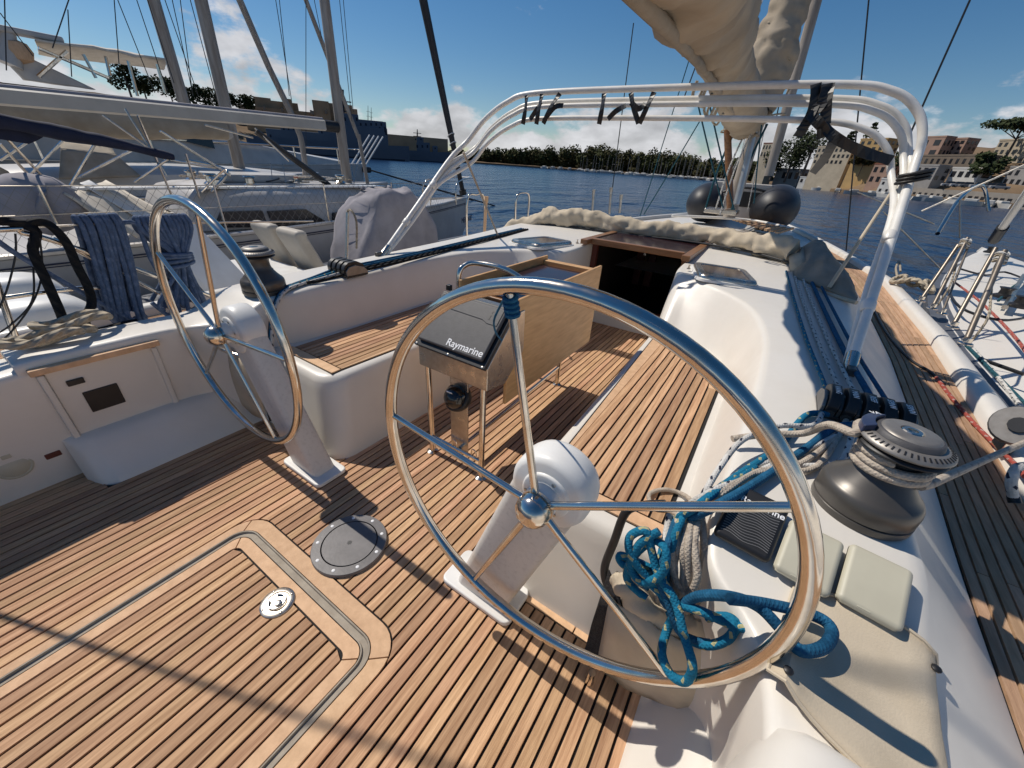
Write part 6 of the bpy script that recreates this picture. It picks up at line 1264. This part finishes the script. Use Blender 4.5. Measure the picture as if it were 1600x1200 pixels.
# ---- fort and warships on the left
def along(px0, px1, pyt, pyb, d, depth=12, dn=8):
    A0, B0 = at(px0, pyb, d=d), at(px1, pyb, d=d); zt = at((px0+px1)/2, pyt, d=d).z; z0 = (A0.z+B0.z)/2; c = (A0+B0)/2; r = V(c.x-CX, c.y-CY, 0).normalized()
    return [V(A0.x, A0.y, z0-dn), V(B0.x, B0.y, z0-dn), V(B0.x, B0.y, z0-dn)+r*depth, V(A0.x, A0.y, z0-dn)+r*depth], zt-z0+dn
ft_ = thing('fort', 'old tan stone fort on the hill behind the grey warship', 'fort', at(520, 215, d=300))
for px0, px1, pyt, pyb, d in ((395, 700, 205, 235, 290), (402, 505, 172, 215, 300), (404, 430, 153, 190, 302), (430, 470, 160, 190, 302), (447, 462, 155, 190, 299), (495, 520, 158, 205, 296), (515, 555, 163, 205, 304), (540, 562, 170, 205, 297), (380, 470, 168, 200, 306), (585, 604, 192, 215, 292), (300, 400, 172, 200, 306)):
    P, H = along(px0, px1, pyt, pyb, d); b = MB(); b.ext(P, V(0, 0, H)); b.build('bastion', 'fort_stone', ft_)
for px, py in ((412, 166), (440, 168), (485, 172), (508, 172), (488, 173), (530, 180)):
    P, H = along(px, px+3, py, py+6, 294.5, 2, 0); b = MB(); b.ext(P, V(0, 0, H)); b.build('window', 'window_dark', ft_)
for i, (px, pyb, h, r) in enumerate(((205, 140, 16, 6), (228, 142, 12, 6), (300, 160, 12, 6), (330, 165, 11, 6), (362, 168, 13, 5), (385, 172, 10, 5), (270, 150, 11, 7))):
    tree(px, pyb+10, 285, h, r, ('round dark tree on the hill by the flybridge', 'low tree right of the round one on the hill', 'tree between the two leftmost bare masts', 'tree just right of the leftmost bare mast', 'tree left of the second bare mast', 'tree right of the second bare mast', 'spreading tree behind the awning end')[i], n=700)
P, H = along(-60, 420, 150, 190, 330, 60, 30); b = MB(); b.ext(P, V(0, 0, H)); hb_ = b.build('hill', 'land_green'); tag(hb_, kind='structure')
def ship(name, label, px0, px1, d, hull_top, blocks, masts):
    c = at((px0+px1)/2, 245, d=d); t = thing(name, label, 'warship', V(c.x, c.y, WZ), 'grey warships')
    A0, B0 = at(px0, 245, d=d), at(px1, 245, d=d); A0.z = B0.z = 0; r = V(c.x-CX, c.y-CY, 0).normalized(); u = (B0-A0).normalized(); Ln = (B0-A0).length; zt = at((px0+px1)/2, hull_top, d=d).z
    secs = []
    for k in np.linspace(0, 1, 14):
        w = 7*(1 if k < .6 else max(1-((k-.6)/.4)**2, .03)); p = A0+u*(Ln*k); z1 = zt+max(k-.75, 0)*3
        secs.append([p-r*(w*.85)+V(0, 0, WZ-1)-u*(3*k**8), p-r*w+V(0, 0, z1), p+r*w+V(0, 0, z1), p+r*(w*.85)+V(0, 0, WZ-1)])
    b = MB(); b.loft(secs, closed=True, caps=True); b.build('hull', 'ship_grey', t)
    b = MB(); b.loft([[s_[0]+(s_[1]-s_[0])*.0-r*.1, s_[0]+(s_[1]-s_[0])*.22-r*.1] for s_ in secs]); b.build('boot_top', 'ship_dark', t)
    for bx0, bx1, bt, bb in blocks:
        P, H = along(bx0, bx1, bt, bb, d-3, 8, 1); b = MB(); b.ext(P, V(0, 0, H)); o = b.build('superstructure', 'ship_grey', t, bevel=.3)
        n_ = max(int((bx1-bx0)/7), 1)
        for j in range(n_):
            px = lerp(bx0, bx1, (j+.5)/n_); P, H = along(px-1.2, px+1.2, lerp(bt, bb, .25), lerp(bt, bb, .5), d-3.15, .5, 0); b = MB(); b.ext(P, V(0, 0, H)); b.build('port_window', 'ship_dark', o)
    for mx, mt, mb_, w in masts:
        p, q = at(mx, mb_, d=d), at(mx, mt, d=d); b = MB(); b.tube([p, q], [w, w*.4], 6); m_ = b.build('mast', 'ship_dark', t)
        for k in (.45, .7):
            z = lerp(p, q, k); b = MB(); b.tube([z-u*w*4, z+u*w*4], w*.3, 5); b.build('yard', 'ship_dark', m_)
    return t
ship('warship', 'large dark grey warship with blocky superstructure in front of the fort', 395, 640, 235, 222, ((500, 607, 196, 226), (420, 520, 205, 226), (560, 600, 188, 205), (535, 562, 178, 200), (440, 470, 196, 210), (590, 606, 190, 224)), ((536, 140, 200, .9), (575, 165, 195, .2), (580, 168, 195, .2)))
ship('warship', 'smaller grey warship with a lattice mast nearer the wood', 600, 706, 290, 236, ((640, 672, 222, 240), (645, 662, 214, 224), (676, 684, 228, 238), (610, 640, 228, 240)), ((652, 202, 222, .6), (640, 214, 228, .4)))
# flag-like awning frames and quay line under the ships
# ---- shadow casting backstay of the own yacht aft of the camera
rope('quarter_stay', 'black', 'thin stay rising from the far quarter outside the left edge, its shadow crossing the floor', [V(-2.0, -.64, .55), V(-2.0, .21, 3.45), V(-2.0, .95, 6.0)], .010, n=6)
